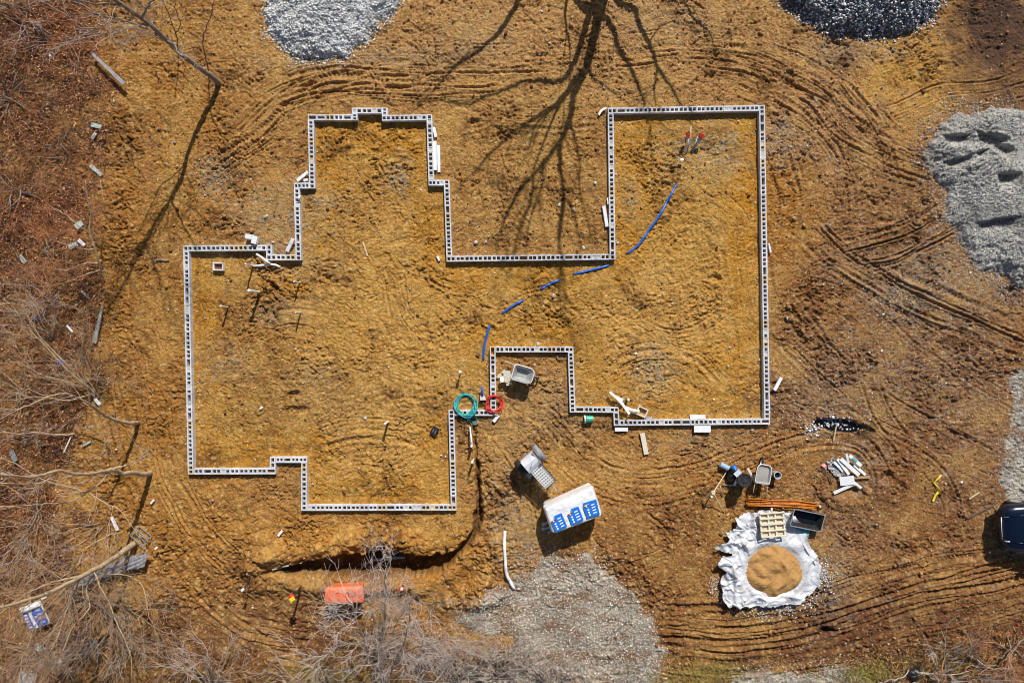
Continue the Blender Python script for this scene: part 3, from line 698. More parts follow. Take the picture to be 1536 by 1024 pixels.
# ------------------------------------------------------------------ leaf litter
def leaves(name, n, region, cols, smin=.05, smax=.12):
    x = rng.uniform(region[0], region[2], n); y = rng.uniform(region[1], region[3], n)
    k = (litter_at(x, y) > rng.uniform(0.05, 1.0, n)) & (fbm(x, y, .9, 3, 520) + .3 > rng.uniform(-.25, .25, n)); x, y = x[k], y[k]; n = len(x)
    s = rng.uniform(smin, smax, n); a = rng.uniform(0, 2 * PI, n); ti = rng.normal(0, .5, n); fo = rng.uniform(.0, .6, n)
    loc = np.zeros((n, 6, 3))
    base = np.array([(-.5, 0, 0), (-.1, .28, 1), (.3, .2, 1), (.5, 0, 0), (.3, -.2, 1), (-.1, -.28, 1)])
    loc[..., 0] = base[:, 0] * s[:, None]; loc[..., 1] = base[:, 1] * s[:, None]; loc[..., 2] = base[:, 2] * (s * fo * .4)[:, None] + base[:, 0] * (s * ti)[:, None]
    c, q = np.cos(a)[:, None], np.sin(a)[:, None]
    v = np.stack([loc[..., 0] * c - loc[..., 1] * q + x[:, None], loc[..., 0] * q + loc[..., 1] * c + y[:, None], loc[..., 2] + (gz(x, y) + rng.uniform(.015, .05, n))[:, None]], -1)
    f = np.array([(0, 1, 2, 3), (0, 3, 4, 5)])[None] + (np.arange(n) * 6)[:, None, None]
    return link_mesh(name, v.reshape(-1, 3), f.reshape(-1, 4), M['leaf'], col=np.repeat(pick(cols, n, .25), 6, 0))
LC = [srgb(176, 118, 66), srgb(144, 96, 54), srgb(200, 148, 92), srgb(98, 68, 46), srgb(214, 170, 118), srgb(164, 92, 44), srgb(66, 48, 40), srgb(172, 120, 72), srgb(150, 104, 64), srgb(100, 82, 68)]
tag(leaves('leaf_litter', 80000, (-20, -13.6, -12.6, 13.6), LC, .04, .09), kind='stuff')
tag(leaves('leaf_litter', 14000, (8, -13.8, 20, -9.5), LC + [srgb(130, 120, 50)]), kind='stuff')

# curly dead stalks lying among the leaves
def strands(name, n, sampler, lmin, lmax, rad, cols, curl=1.6, up=.12, seg=5):
    vs = []; fs = []; cs = []; o = 0
    px, py = sampler(n); n = len(px); g0 = gz(px, py)
    cc = pick(cols, n, .2)
    for i in range(n):
        a = rng.uniform(0, 2 * PI); L = rng.uniform(lmin, lmax); da = rng.normal(0, curl) / seg; x, y = px[i], py[i]; r = rad * rng.uniform(.6, 1.3)
        pts = []
        h0 = rng.uniform(.01, up)
        for k in range(seg + 1):
            t = k / seg; pts.append((x, y, g0[i] + .01 + h0 * math.sin(PI * t) + .6 * up * t * rng.uniform(0, 1)))
            x += math.cos(a) * L / seg; y += math.sin(a) * L / seg; a += da + rng.normal(0, .25)
        p = np.array(pts); t = np.gradient(p, axis=0); nrm = np.stack([-t[:, 1], t[:, 0], np.zeros(len(p))], -1); nrm /= np.linalg.norm(nrm, axis=1)[:, None] + 1e-9
        rr = (r * (1 - .6 * np.linspace(0, 1, seg + 1)))[:, None]
        A = p + nrm * rr; B = p - nrm * rr; Cc = p + np.array([0, 0, 1]) * rr * 1.4
        vs.append(np.stack([A, Cc, B], 1).reshape(-1, 3))
        for k in range(seg):
            b = o + 3 * k
            for q in range(3): fs.append((b + q, b + (q + 1) % 3, b + 3 + (q + 1) % 3, b + 3 + q))
        cs.append(np.repeat(cc[i][None], 3 * (seg + 1), 0)); o += 3 * (seg + 1)
    return link_mesh(name, np.concatenate(vs), np.array(fs), M['leaf'], col=np.concatenate(cs))
def samp_left(n):
    x = rng.uniform(-20, -12.8, n); y = rng.uniform(-13.6, 13.6, n); k = litter_at(x, y) > rng.uniform(.1, 1, n); return x[k], y[k]
def samp_br(n):
    x = rng.uniform(10, 20, n); y = rng.uniform(-13.6, -10.5, n); k = litter_at(x, y) > rng.uniform(.1, 1, n); return x[k], y[k]
SC = [srgb(160, 120, 84), srgb(150, 86, 50), srgb(130, 70, 40), srgb(176, 140, 108), srgb(96, 66, 48), srgb(166, 108, 64), srgb(110, 80, 60), srgb(84, 54, 40)]
tag(strands('dead_stalks', 9500, samp_left, .2, .9, .011, SC), kind='stuff')
tag(strands('dead_stalks', 1800, samp_br, .2, .9, .011, SC), kind='stuff')
def samp_gr(n):
    c = [(1360, 1005, 60, 16), (1060, 1012, 60, 14), (1440, 995, 40, 16), (1300, 1012, 30, 10), (1130, 875, 14, 24), (480, 1010, 40, 12)]
    q = rng.integers(0, len(c), n); c = np.array(c)[q]
    X_ = (rng.normal(c[:, 0], c[:, 2]) - 768) * U; Y_ = (512 - rng.normal(c[:, 1], c[:, 3])) * U; return X_, Y_
tag(strands('dry_grass', 3600, samp_gr, .08, .22, .010, [srgb(170, 156, 70), srgb(140, 140, 60), srgb(190, 164, 96), srgb(120, 110, 56)], .8, .1, 3), kind='stuff')
def samp_all(n):
    x = rng.uniform(-19, 19, n); y = rng.uniform(-13, 13, n); k = np.abs(hsd_at(x, y)) > .3; return x[k], y[k]
tag(strands('straw_bits', 500, samp_all, .08, .3, .008, [srgb(220, 190, 140), srgb(196, 160, 110)], .4, .03, 3), kind='stuff')

# ------------------------------------------------------------------ FOUNDATION WALL
fw = thing('foundation_wall', 'stepped outline of hollow grey concrete blocks enclosing the ochre house plot', 'wall', (0, 0, 0))
def wall_segment(i, a, b):
    dx, dy = b[0] - a[0], b[1] - a[1]; L = math.hypot(dx, dy); tx_, ty_ = dx / L, dy / L; nxx, nyy = -ty_, tx_
    hw = 0.106; start, end = -hw, L - hw - 0.003
    zt0 = WTOP + (0.003 if i % 2 else 0)
    Ln = end - start; nb = max(1, round(Ln / 0.33)); bl = Ln / nb
    V = []; F = []; CC = []
    def pt(s, t, z): return (a[0] + tx_ * s + nxx * t, a[1] + ty_ * s + nyy * t, z)
    def addv(ps, c):
        n = len(V); V.extend(ps); CC.extend([c] * len(ps)); return n
    for k in range(nb):
        s0 = start + k * bl + .004; s1 = start + (k + 1) * bl - .004
        zt = zt0 + random.uniform(-.004, .004); o = random.uniform(-.004, .004)
        c = srgb(210, 212, 217) * random.uniform(.86, 1.10)
        if random.random() < .12: c = srgb(212, 202, 186) * random.uniform(.85, 1.)
        cells = 1 if (bl < .24 or random.random() < .13) else 2
        web = .022; cw = (s1 - s0 - web * 2 - .026 * (cells - 1)) / cells
        cuts = [s0]; 
        for q in range(cells):
            j0 = random.uniform(0, .012); j1 = random.uniform(0, .012)
            x0 = s0 + web + q * (cw + .026); cuts += [x0 + j0, x0 + cw - j1]
        cuts.append(s1)
        ho = hw + o; hi = .060 + random.uniform(-.006, .006); t_o = (-hw + o * 0 , -hi, hi, hw)
        zb = -.25
        n = addv([pt(s, t, zt) for s in cuts for t in t_o], c)
        m_ = len(cuts)
        for q in range(m_ - 1):
            for r in range(3):
                if r == 1 and q % 2 == 1: continue
                v0 = n + q * 4 + r
                F.append((v0, v0 + 4, v0 + 5, v0 + 1))
        # outside faces
        n2 = addv([pt(s, t, z) for (s, t) in ((s0, -hw), (s1, -hw), (s1, hw), (s0, hw)) for z in (zt, zb)], c)
        for q in range(4):
            e0 = n2 + q * 2; e1 = n2 + ((q + 1) % 4) * 2; F.append((e0, e0 + 1, e1 + 1, e1))
        for q in range(cells):
            x0, x1 = cuts[1 + 2 * q], cuts[2 + 2 * q]
            fill = random.random(); depth = .24 if fill < .78 else (.10 if fill < .92 else .02)
            tp = .007
            top = [(x0, -hi), (x1, -hi), (x1, hi), (x0, hi)]; bot = [(x0 + tp, -hi + tp), (x1 - tp, -hi + tp), (x1 - tp, hi - tp), (x0 + tp, hi - tp)]
            n3 = addv([pt(s, t, zt) for s, t in top] + [pt(s, t, zt - depth) for s, t in bot], c * .9)
            for r in range(4):
                r1 = (r + 1) % 4; F.append((n3 + r, n3 + r1, n3 + 4 + r1, n3 + 4 + r))
            n4 = addv([pt(s, t, zt - depth + .001) for s, t in bot], srgb(120, 92, 60) if depth > .05 else srgb(190, 188, 182)); F.append((n4, n4 + 1, n4 + 2, n4 + 3))
    link_mesh('block_course', V, F, M['block'], fw, col=np.array(CC))
for i, (a, b) in enumerate(zip(house_w, house_w[1:] + house_w[:1])):
    wall_segment(i, a, b)

# ------------------------------------------------------------------ SIMPLE PIECES
def board(name, label, cat, p0, p1, wpx, thick=.04, z0=None, z1=None, m='foam', group=None, taper=1.0, segs=1, bend=0):
    """a board given by the two ends of its long axis"""
    a = P(*p0, z0 or 0.05); b = P(*p1, z1 or 0.05)
    za = float(gz(*a)) + (z0 if z0 is not None else .03) + thick / 2; zb = float(gz(*b)) + (z1 if z1 is not None else (z0 if z0 is not None else .03)) + thick / 2
    A = Vector((*a, za)); B = Vector((*b, zb)); L = (B - A).length; d = (B - A).normalized()
    n = Vector((-d.y, d.x, 0)).normalized(); up = d.cross(n); up = up if up.z > 0 else -up
    w = wpx * U
    mb = MB(); rings = []; K = 6
    for k in range(K + 1):
        t = k / K; c = Vector((0, 0, 0)) + (A - A) + d * (L * t) + n * bend * math.sin(PI * t) + up * random.uniform(-.004, .004)
        hw_ = w / 2 * (1 + (taper - 1) * t) * random.uniform(.97, 1.03)
        e = .15 * thick
        rings.append([c + n * hw_ - up * (thick / 2 - e), c + n * (hw_ - e) + up * thick / 2, c - n * (hw_ - e) + up * thick / 2, c - n * hw_ - up * (thick / 2 - e)][::1])
    mb.loft(rings, True, True)
    o = mb.build(name, M[m], loc=A); return tag(o, label, cat, group)
def rod(name, label, cat, pts, r, m, group=None, n=8, zs=None, smooth=True):
    p3 = []
    for i, q in enumerate(pts):
        z = q[2] if len(q) > 2 else r
        x, y = P(q[0], q[1], z); p3.append(Vector((x, y, float(gz(x, y)) + z)))
    o0 = p3[0].copy(); mb = MB(); mb.tube([p - o0 for p in p3], r, n); o = mb.build(name, M[m], smooth=smooth, loc=o0)
    return tag(o, label, cat, group)

board('foam_board', 'narrow white foam offcut by the wall above the two long boards', 'board', (650.5, 191), (654, 206), 4.5, .05, .05)
board('foam_board', 'long white foam board flush against the outer wall, upper left wing', 'board', (652.3, 212), (653.2, 256), 5.5, .06, .08)
board('foam_board', 'second long white foam board, farther from the wall than its twin', 'board', (657.8, 218), (658.6, 258.5), 4.6, .05, .03)
board('foam_board', 'white foam board leaning on the courtyard side of its right wall', 'board', (905.5, 309), (910.5, 340), 5.5, .06, .06)
board('foam_offcut', 'thin pale strip between the wall and the leaning board of the right wing', 'offcut', (911.5, 297), (912, 307), 2.6, .05, .05)
board('foam_board', 'white board set diagonally across the small step in the upper left wall', 'board', (446, 271.5), (463, 258.5), 5, .06, .10)
board('foam_offcut', 'small white block tucked below the diagonal board in the wall step', 'offcut', (456, 271), (462, 269.5), 4, .08, .02)
board('foam_board', 'white board propped against the wall just above the lower left step', 'board', (431, 377), (440.5, 358.5), 6, .07, .05, .14)
board('foam_block', 'left of the two white foam blocks outside the west wing', 'block', (370.5, 355), (380.5, 356.5), 8.5, .16, .10, .14)
board('foam_block', 'right, tilted one of the two white foam blocks outside the west wing', 'block', (382, 366), (385, 354.5), 9.5, .16, .16, .18)
board('foam_board', 'wide white board on the ground below the bottom right wall', 'board', (1040.5, 643), (1065, 642.6), 10.5, .07, .09)
board('foam_board', 'white board lying inside the bottom right wall, opposite the wide one', 'board', (1035, 625.4), (1058, 624.6), 6, .06, .05)
board('foam_board', 'short white board just outside the lower wall step', 'board', (922, 643.6), (941.5, 643.6), 6, .06, .06)
board('plank', 'cream plank lying alone below the lower right wall', 'plank', (963, 649), (969.5, 681), 7.5, .045, .03, m='cream')
board('foam_board', 'white board lying askew outside the right wall near its lower corner', 'board', (1160.5, 585), (1171.5, 566), 5, .06, .05)
board('foam_offcut', 'small white offcut against the outside of the long right wall', 'offcut', (1152.5, 365), (1155.5, 379), 3, .06, .06)
board('foam_offcut', 'stubby white offcut below the red hose coil', 'offcut', (740.5, 632), (748, 622), 5.5, .10, .04)
board('timber_offcut', 'thin pale stick lying on the soil inside the upper left wing', 'stick', (544.5, 363), (551, 384), 2.4, .03, .02, m='palewood')
board('foam_offcut', 'small white chip next to the lower end of the west inner wall', 'offcut', (656, 384), (659, 391), 3.4, .06, .03)
board('plaster_piece', 'small dropped white piece on the slope above the trench', 'offcut', (417.5, 803), (423.5, 795.5), 4, .06, .03)
board('foam_offcut', 'little white offcut across the wall top below the diagonal board', 'offcut', (448, 297), (453, 295.5), 3.4, .05, .32)
board('foam_board', 'pale flat board against the lower wall right of the square frame', 'board', (969, 627.5), (979, 626), 5, .05, .05, m='film')
board('timber_offcut', 'cream offcut curved beside the outer top left corner of the right wing', 'offcut', (898, 173), (909, 163), 4, .06, .08, bend=.05, m='pvc')
board('plank', 'long thin metal plank lying at the edge of the brush, upper left', 'plank', (139.5, 81.5), (186, 126), 3.8, .05, .22, .30, 'steel', taper=1.6)
board('plank', 'mossy grey panel strip ending at the foot of the slender brush stem', 'plank', (155, 459), (141, 514), 3.2, .05, .15, .10, 'greyplank', taper=2.2)
board('metal_offcut', 'short white trunking offcut below the thin tree shadow on the left', 'offcut', (167.5, 774.5), (176.5, 795), 4.6, .06, .10, .04, 'pvc')
board('paper_scrap', 'rectangular whitish box panel in the leaves at the brush edge, upper left', 'litter', (137, 187), (151, 190), 6.5, .03, .05, m='cloth')
board('paper_scrap', 'crumpled pale scrap just below the whitish panel, upper left', 'litter', (137, 208), (144, 200), 4.5, .03, .06, m='foam')
board('metal_offcut', 'pale blue strip at the brush edge near the tip of the leaning tree shadow', 'litter', (135, 248), (153, 263), 5.5, .04, .06, m='cloth')
board('cloth_scrap', 'pale green rag caught in the rusty bush beside its main stem', 'litter', (114, 341), (125, 334), 9, .03, .12, m='cloth')
board('cloth_scrap', 'wide pale green rag in the middle of the rusty bush', 'litter', (104, 371), (118, 366), 8, .03, .10, m='cloth')
board('paper_scrap', 'white folded scrap touching the wide green rag', 'litter', (119, 360), (129, 369), 5, .04, .10, m='foam')
board('cloth_scrap', 'small green rag in the leaves near the left edge', 'litter', (29, 383), (38, 394), 6, .03, .04, m='cloth')
board('glass_pane', 'dark glassy shard in the leaves right above the mossy panel', 'shard', (122, 436), (134, 448), 3.4, .02, .05, m='greyplank')
board('paper_scrap', 'white V-shaped scrap in the pale brush at mid left', 'litter', (100, 488), (111, 498), 3, .02, .12, m='foam')
board('timber_offcut', 'white stick leaning upright in the leaves below the mid left bush', 'stick', (106, 655), (96, 678), 2.2, .03, .10, .02, 'pvc')
board('metal_offcut', 'short pale pipe piece in the leaves to the right of the white stick', 'litter', (125, 668), (136, 662), 3.6, .04, .05, m='cloth')
board('grey_panel', 'upright grey slate-like panel near the left edge', 'litter', (17, 676), (24, 692), 7, .04, .12, .25, 'greysheet')
board('timber_offcut', 'split white heartwood at the foot of the mid left bush', 'offcut', (143, 598), (151, 607), 4.5, .05, .12, .05, 'pvc')
board('plastic_box', 'teal plastic tub half hidden under twigs below the blue sack', 'litter', (58.5, 964), (58.5, 974), 7, .12, .04, m='cloth')
board('metal_rod', 'thin pale rod on bare soil just left of the west wall', 'rod', (234, 389.3), (253, 389.8), 1.8, .03, .04, m='steel')
board('paper_scrap', 'white paper in the tangle above the blue sack', 'litter', (69, 894), (75, 890), 4, .03, .5, m='foam')
board('plaster_piece', 'grey lump of plaster in the lower left corner', 'litter', (30, 1016), (54, 1022), 20, .10, .03, m='film')
board('timber_stick', 'thin dark bent stick on the soil left of the car', 'stick', (1450, 777), (1492, 757), 1.8, .03, .03, m='darkbark')
board('timber_stick', 'thin pale stick on the soil above the dark bent stick', 'stick', (1453.5, 748), (1469, 738), 1.8, .03, .03, m='palewood')
board('stake', 'thin pale stick poking out of the black water hole', 'stake', (1250, 661), (1258, 641), 2.2, .03, .02, .35, 'palewood')

# timber trimmings by the lower step
board('white_strip', 'longest white strip slanting across the lower wall corner', 'strip', (914, 587.5), (944, 621), 4.2, .06, .18, .38, 'pvc', bend=.06)
board('white_strip', 'upper short white strip branching off the slanting long one', 'strip', (921, 594), (934.5, 600), 4.5, .05, .18, .12, 'pvc')
board('white_strip', 'lower short white strip branching off the slanting long one', 'strip', (927, 602), (935, 606.5), 4.5, .05, .20, .12, 'pvc')
board('white_strip', 'white strip reaching from the slanting one to the square frame', 'strip', (936.5, 610), (959, 616.5), 4.2, .05, .26, .24, 'pvc', bend=-.02)
board('timber_offcut', 'brown timber offcut under the white strips at the lower step', 'offcut', (940, 623), (955, 614), 6, .05, .04, m='wood')

def open_frame(name, label, px, w, d, h, rz, m, fill, rim=.05, z=0):
    x, y = P(px[0], px[1], h); t = thing(name, label, 'frame', (x, y, float(gz(x, y)) + z), rz)
    for (cx, cy, sx, sy) in ((0, d / 2 - rim / 2, w, rim), (0, -d / 2 + rim / 2, w, rim), (w / 2 - rim / 2, 0, rim, d - 2 * rim - .004), (-w / 2 + rim / 2, 0, rim, d - 2 * rim - .004)):
        MB().box((cx, cy, h / 2), (sx, sy, h), ch=.006).build('side_board', M[m], t)
    if fill: MB().box((0, 0, .03), (w - 2 * rim, d - 2 * rim, .04)).build('soil_fill', M[fill], t)
    return t
open_frame('form_box', 'small white box frame holding rust red soil, top left in the west wing', (326.5, 399.5), .40, .31, .16, R(-1), 'pvc', 'brick')
open_frame('form_box', 'tilted cream square frame standing inside the lower wall step', (963, 617.5), .40, .34, .20, R(-24), 'cream', 'wood', .045, .05)

# bent white strip beside the west step
rod('white_strip', 'long bent white strip lying below the west wall step', 'strip', [(379, 399, .10), (390, 398, .16), (404, 396, .2), (412, 397, .18), (420, 400.5, .08)], .045, 'pvc')
rod('white_strip', 'short white strip slanting down to join the long bent one', 'strip', [(384, 381, .28), (392, 386, .3), (398, 391, .28), (404, 395, .26)], .045, 'pvc')

# ------------------------------------------------------------------ STUBS AND STAKES
def stub(label, px, h, r=.045, m='pvc', head=None, name='pipe_stub', cat='pipe', group='upright pipe stubs and stakes', hr=.07):
    x, y, z = G(*px)
    t = thing(name, label, cat, (x, y, z), random.uniform(0, 3), group)
    a = random.uniform(-.02, .02)
    MB().tube([(0, 0, -.15), (a, a, h)], [r, r], 12).build('pipe' if name == 'pipe_stub' else 'post', M[m], t, smooth=False)
    if head:
        MB().loft([[(a + hr * q * math.cos(2 * PI * k / 12), a + hr * q * math.sin(2 * PI * k / 12), h + zz) for k in range(12)] for q, zz in ((.7, -.10), (1, -.09), (1, .01), (.6, .05))], True, True).build('cap', M[head], t)
    return t
stub('tallest white pipe stub, below the bent white strip', (389, 438), .95, .05, head='pvc', hr=.065)
stub('slim white pipe stub right of the tallest one, by the dark hollow', (449.5, 423.5), .72, .03)
stub('slim white pipe stub nearest the long left wall', (341, 461), .68, .026, head='pvc', hr=.04)
stub('slim white pipe stub straight below the one by the dark hollow', (451, 468.5), .65, .028)
stub('white pipe stub under the left end of the bent white strip', (379.5, 399), .8, .03)
stub('capped white pipe stub standing alone left of the green hose coil', (691.6, 556), .52, .022, head='pvc', hr=.06)
stub('white capped stake standing alone in the middle of the lower yard', (582.5, 632), .58, .04, 'pvc', head='pvc', hr=.05)
stub('white pipe stub at the lower end of the curved white pipe', (708.5, 666), .55, .035, head='pvc', hr=.05)
stub('white pipe stub beside the narrow trench, lower of the two', (710.5, 689), .60, .035, head='pvc', hr=.05)
stub('hair thin dark rod standing near the grey clay smear right of the porch notch', (957, 525), 1.0, .012, 'darkbark', name='survey_rod', cat='rod')
stub('slim stake with a white top on the lower left slope', (376.5, 872), .75, .02, 'rubber', head='pvc', name='stake', cat='stake', hr=.055)
stub('brown stub standing by the white strips at the lower step', (940.5, 598.5), .35, .05, 'wood', head='pvc', hr=.05, name='stake', cat='stake')
t = stub('black stake topped with a red and yellow flag cap on the lower slope', (453, 878), 1.05, .035, 'black', head='red', name='stake', cat='stake', hr=.11)
MB().box((.03, -.04, 1.10), (.18, .14, .05), rz=.5, ch=.01).build('yellow_tab', M['yellow'], t)
t = stub('black stake with a red and white top right of the orange bin', (606, 873), .62, .03, 'black', head='red', name='stake', cat='stake', hr=.085)
MB().box((-.03, -.06, .69), (.09, .1, .05), rz=.2, ch=.01).build('white_tab', M['pvc'], t)

# ------------------------------------------------------------------ PIPES
BP = 'exposed stretches of the blue pipe crossing the plot'
def bpipe(label, pts, r=.043):
    pw = catmull(pts, 5); n = len(pw)
    rod('blue_pipe', label, 'pipe', [(q[0], q[1], .05 - .075 * (abs(2 * i / (n - 1) - 1) ** 4) + .004 * math.sin(i * 2.3)) for i, q in enumerate(pw)], r, 'blue', BP, 10)
bpipe('longest blue pipe stretch, running up into the right wing', [(1015, 277), (1004, 297), (990, 322), (972, 347), (957, 368), (940, 381)])
bpipe('blue pipe stretch just below the inner corner of the right wing', [(916, 397), (898, 402), (878, 407), (860, 411.5)])
bpipe('short blue pipe stretch in the big tree shadow', [(840, 420), (828, 424), (820, 429), (811, 433.5)])
bpipe('short blue pipe stretch left of the one in the tree shadow', [(785, 450.5), (772, 457), (752, 471)])
bpipe('blue pipe stretch nearest the wheelbarrow notch, running straight down', [(735, 488), (730, 503), (726, 522), (724.5, 541)])
rod('white_pipe', 'long white pipe with a bent lower end beside the gravel spread', 'pipe', [(q[0], q[1], .10) for q in catmull([(757.5, 796), (756.6, 815), (758, 838), (759.5, 858), (764, 869), (771, 882)], 4)], .058, 'pvc', n=12)
rod('white_pipe', 'thin curved white pipe below the teal hose coil', 'pipe', [(705, 640, .15), (706, 650, .3), (707, 660, .45), (708, 667, .5)], .03, 'pvc')
rod('trench_pipe', 'grey blue pipe lying in the middle of the dark trench', 'pipe', [(548, 851, .14), (575, 849.5, .16), (601, 847.5, .2)], .05, 'paleblue')
rod('trench_pipe', 'crooked grey pipe end in the left tip of the trench', 'pipe', [(409, 853.5, .10), (419, 853.5, .12), (425, 850, .14), (433, 848, .16)], .03, 'greyplank')

# conduit cluster in the right wing
x, y, z = G(1031, 225)
t = thing('conduit_cluster', 'cluster of red tipped grey conduits sticking up in the right wing', 'conduits', (x, y, z))
for k, (p, q, h, m) in enumerate([((-.05, -.15), (-.1, .40), .5, 'pvc'), ((0, -.15), (-.06, .45), .45, 'paleblue'), ((.1, -.1), (.38, .42), .45, 'greysheet'), ((.12, -.08), (.33, .46), .4, 'pvc'), ((.15, -.1), (.46, .4), .42, 'paleblue'), ((.0, -.05), (.05, .8), .4, 'palewood')]):
    c = MB().tube([(p[0], p[1], -.05), ((p[0] + q[0]) / 2 + .02, (p[1] + q[1]) / 2, h * .7), (q[0], q[1], h)], .022, 8).build('conduit', M[m], t, smooth=True)
    if k in (0, 1, 2, 4):
        MB().tube([(q[0] - .01, q[1] - .05, h - .01), (q[0] + .01, q[1] + .06, h + .02)], [.06, .07], 8).build('red_cap', M['red'], c)
board('plastic_offcut', 'small white cap just below the conduit cluster', 'offcut', (1020, 240), (1024, 240.5), 4.5, .07, .15)

# ------------------------------------------------------------------ HOSES
def coil(label, cx, cy, r, loops, mats, zf, jit=.045, name='hose_coil', hr=.017):
    x0, y0 = P(cx, cy, .3)
    t = thing(name, label, 'hose', (x0, y0, 0))
    for q in range(loops):
        rr = r * (1 + random.uniform(-.13, .10)); ox, oy = random.uniform(-jit, jit), random.uniform(-jit, jit); pts = []
        for k in range(41):
            a = 2 * PI * k / 40 + q; rq = rr * (1 + .07 * math.sin(2 * a + 1.9 * q) + .04 * math.sin(3 * a + q)); x = ox + rq * math.cos(a); y = oy + rq * math.sin(a) * 1.05
            pts.append((x, y, zf(x0 + x, y0 + y) + hr * (1 + .8 * q) + .008 * math.sin(3 * a + q)))
        MB().tube(pts, hr, 6, False).build('loop', M[mats[q % len(mats)]], t, smooth=True)
    return t
def over_wall(x, y):
    h = float(hsd_at(np.array(x), np.array(y))); g_ = float(gz(x, y)); k = math.exp(-(max(0, abs(h) - .14) / .18) ** 2)
    return g_ * (1 - k) + (WTOP + .01) * k + .01
coil('green and blue hose coil draped over the wall left of the red coil', 699, 608, .37, 6, ['teal', 'teal', 'teal', 'cyan', 'teal', 'cyan'], over_wall)
coil('red hose coil hung over the wall corner', 741, 606, .29, 6, ['red'], over_wall)
x, y, z = G(712, 630)
t = thing('hose_tangle', 'tangled teal line end hanging below the green hose coil', 'hose', (x, y, z))
for q in range(4):
    pts = []; a = q * 1.7
    for k in range(16):
        a += random.uniform(-.6, 1.0); pts.append((.16 * math.cos(a) + .05 * q - .1, .13 * math.sin(a) + random.uniform(-.03, .03), .08 + .015 * k * .5))
    MB().tube(pts, .013, 5).build('line', M[('cyan', 'teal', 'greyplank', 'cyan')[q]], t, smooth=True)
# dust pan style scraper with blue handle
x, y = P(724, 598, .2); t = thing('scraper', 'blue handled white and black scraper standing between the two hose coils', 'scraper', (x, y, float(gz(x, y))))
MB().loft([[(-.10, .10, .25), (.04, .17, .25), (.14, -.04, .22), (-.09, -.05, .22)], [(-.10, .10, .28), (.04, .17, .28), (.14, -.04, .25), (-.09, -.05, .25)]], True, True).build('white_blade', M['pvc'], t)
MB().loft([[(-.10, -.06, .16), (.13, -.05, .16), (.12, -.17, .10), (-.13, -.16, .10)], [(-.10, -.06, .20), (.13, -.05, .20), (.12, -.17, .14), (-.13, -.16, .14)]], True, True).build('black_blade', M['black'], t)
MB().tube([(-.01, .12, .27), (-.02, .30, .30), (-.03, .48, .28)], [.05, .045, .02], 8).build('handle', M['bluesign'], t, smooth=True)

# ------------------------------------------------------------------ CONTAINERS
def bucket(label, px, r, h, m, rim=None, tilt=None, name='bucket', rz=0, cat='bucket', z=0, fill=None):
    x, y = P(px[0], px[1], h if not tilt else r); t = thing(name, label, cat, (x, y, float(gz(x, y)) + z), rz)
    if tilt: t.rotation_euler = (tilt[0], tilt[1], rz)
    N_ = 20; ring = lambda q, zz: [(q * math.cos(2 * PI * k / N_), q * math.sin(2 * PI * k / N_), zz) for k in range(N_)]
    MB().loft([ring(r * .86, 0), ring(r * .97, h * .85), ring(r, h), ring(r * .93, h), ring(r * .80, .03)], True, True).build('body', M[m], t, smooth=False)
    MB().loft([ring(r * 1.02, h - .035), ring(r * 1.06, h - .03), ring(r * 1.06, h + .008), ring(r * .95, h + .008), ring(r * .95, h - .035)]).build('rim', M[rim or m], t)
    pts = [(r * 1.05 * math.cos(a), .0 + .02, h - .03 + r * .0 - r * .75 * math.sin(a) * 0 + .015 * math.sin(a)) for a in np.linspace(0, PI, 9)]
    pts = [(r * 1.05 * math.cos(a), r * 1.1 * math.sin(a), h - .03 - .04 * math.sin(a)) for a in np.linspace(0, PI, 11)]
    MB().tube(pts, .007, 5).build('handle', M['steel'], t)
    if fill: MB().cyl((0, 0, h * .55), r * .86, .01, N_).build('contents', M[fill], t)
    return t
bucket('green bucket lying on its side below the lower wall', (889.5, 628), .14, .32, 'green', 'pvc', (R(90), R(0)), rz=R(-88), z=.14)
bucket('small open bucket with a pale blue rim at the right of the mixing gear', (1166.5, 712.5), .13, .34, 'paleblue', 'pvc', fill='black')
N_ = 24
def barrel():
    x, y = P(1122.5, 725, .8); t = thing('barrel', 'black plastic barrel with a dished lid beside the orange rods', 'barrel', (x, y, float(gz(x, y)))); t.rotation_euler = (R(-8), R(-9), 0)
    ring = lambda q, zz: [(q * math.cos(2 * PI * k / N_), q * math.sin(2 * PI * k / N_), zz) for k in range(N_)]
    MB().loft([ring(.20, 0), ring(.235, .06), ring(.235, .26), ring(.225, .28), ring(.24, .30), ring(.24, .55), ring(.23, .57), ring(.235, .60), ring(.225, .80)], True, True).build('drum', M['navyplastic'], t, smooth=False)
    MB().loft([ring(.225, .801), ring(.25, .805), ring(.25, .84), ring(.215, .84), ring(.20, .81), ring(.11, .805), ring(.10, .83), ring(.02, .83)], True, True).build('lid', M['black'], t)
    MB().tube([(.24, -.05, .6), (.29, -.02, .55), (.29, .04, .52), (.24, .06, .45)], .015, 6).build('handle', M['black'], t)
barrel()
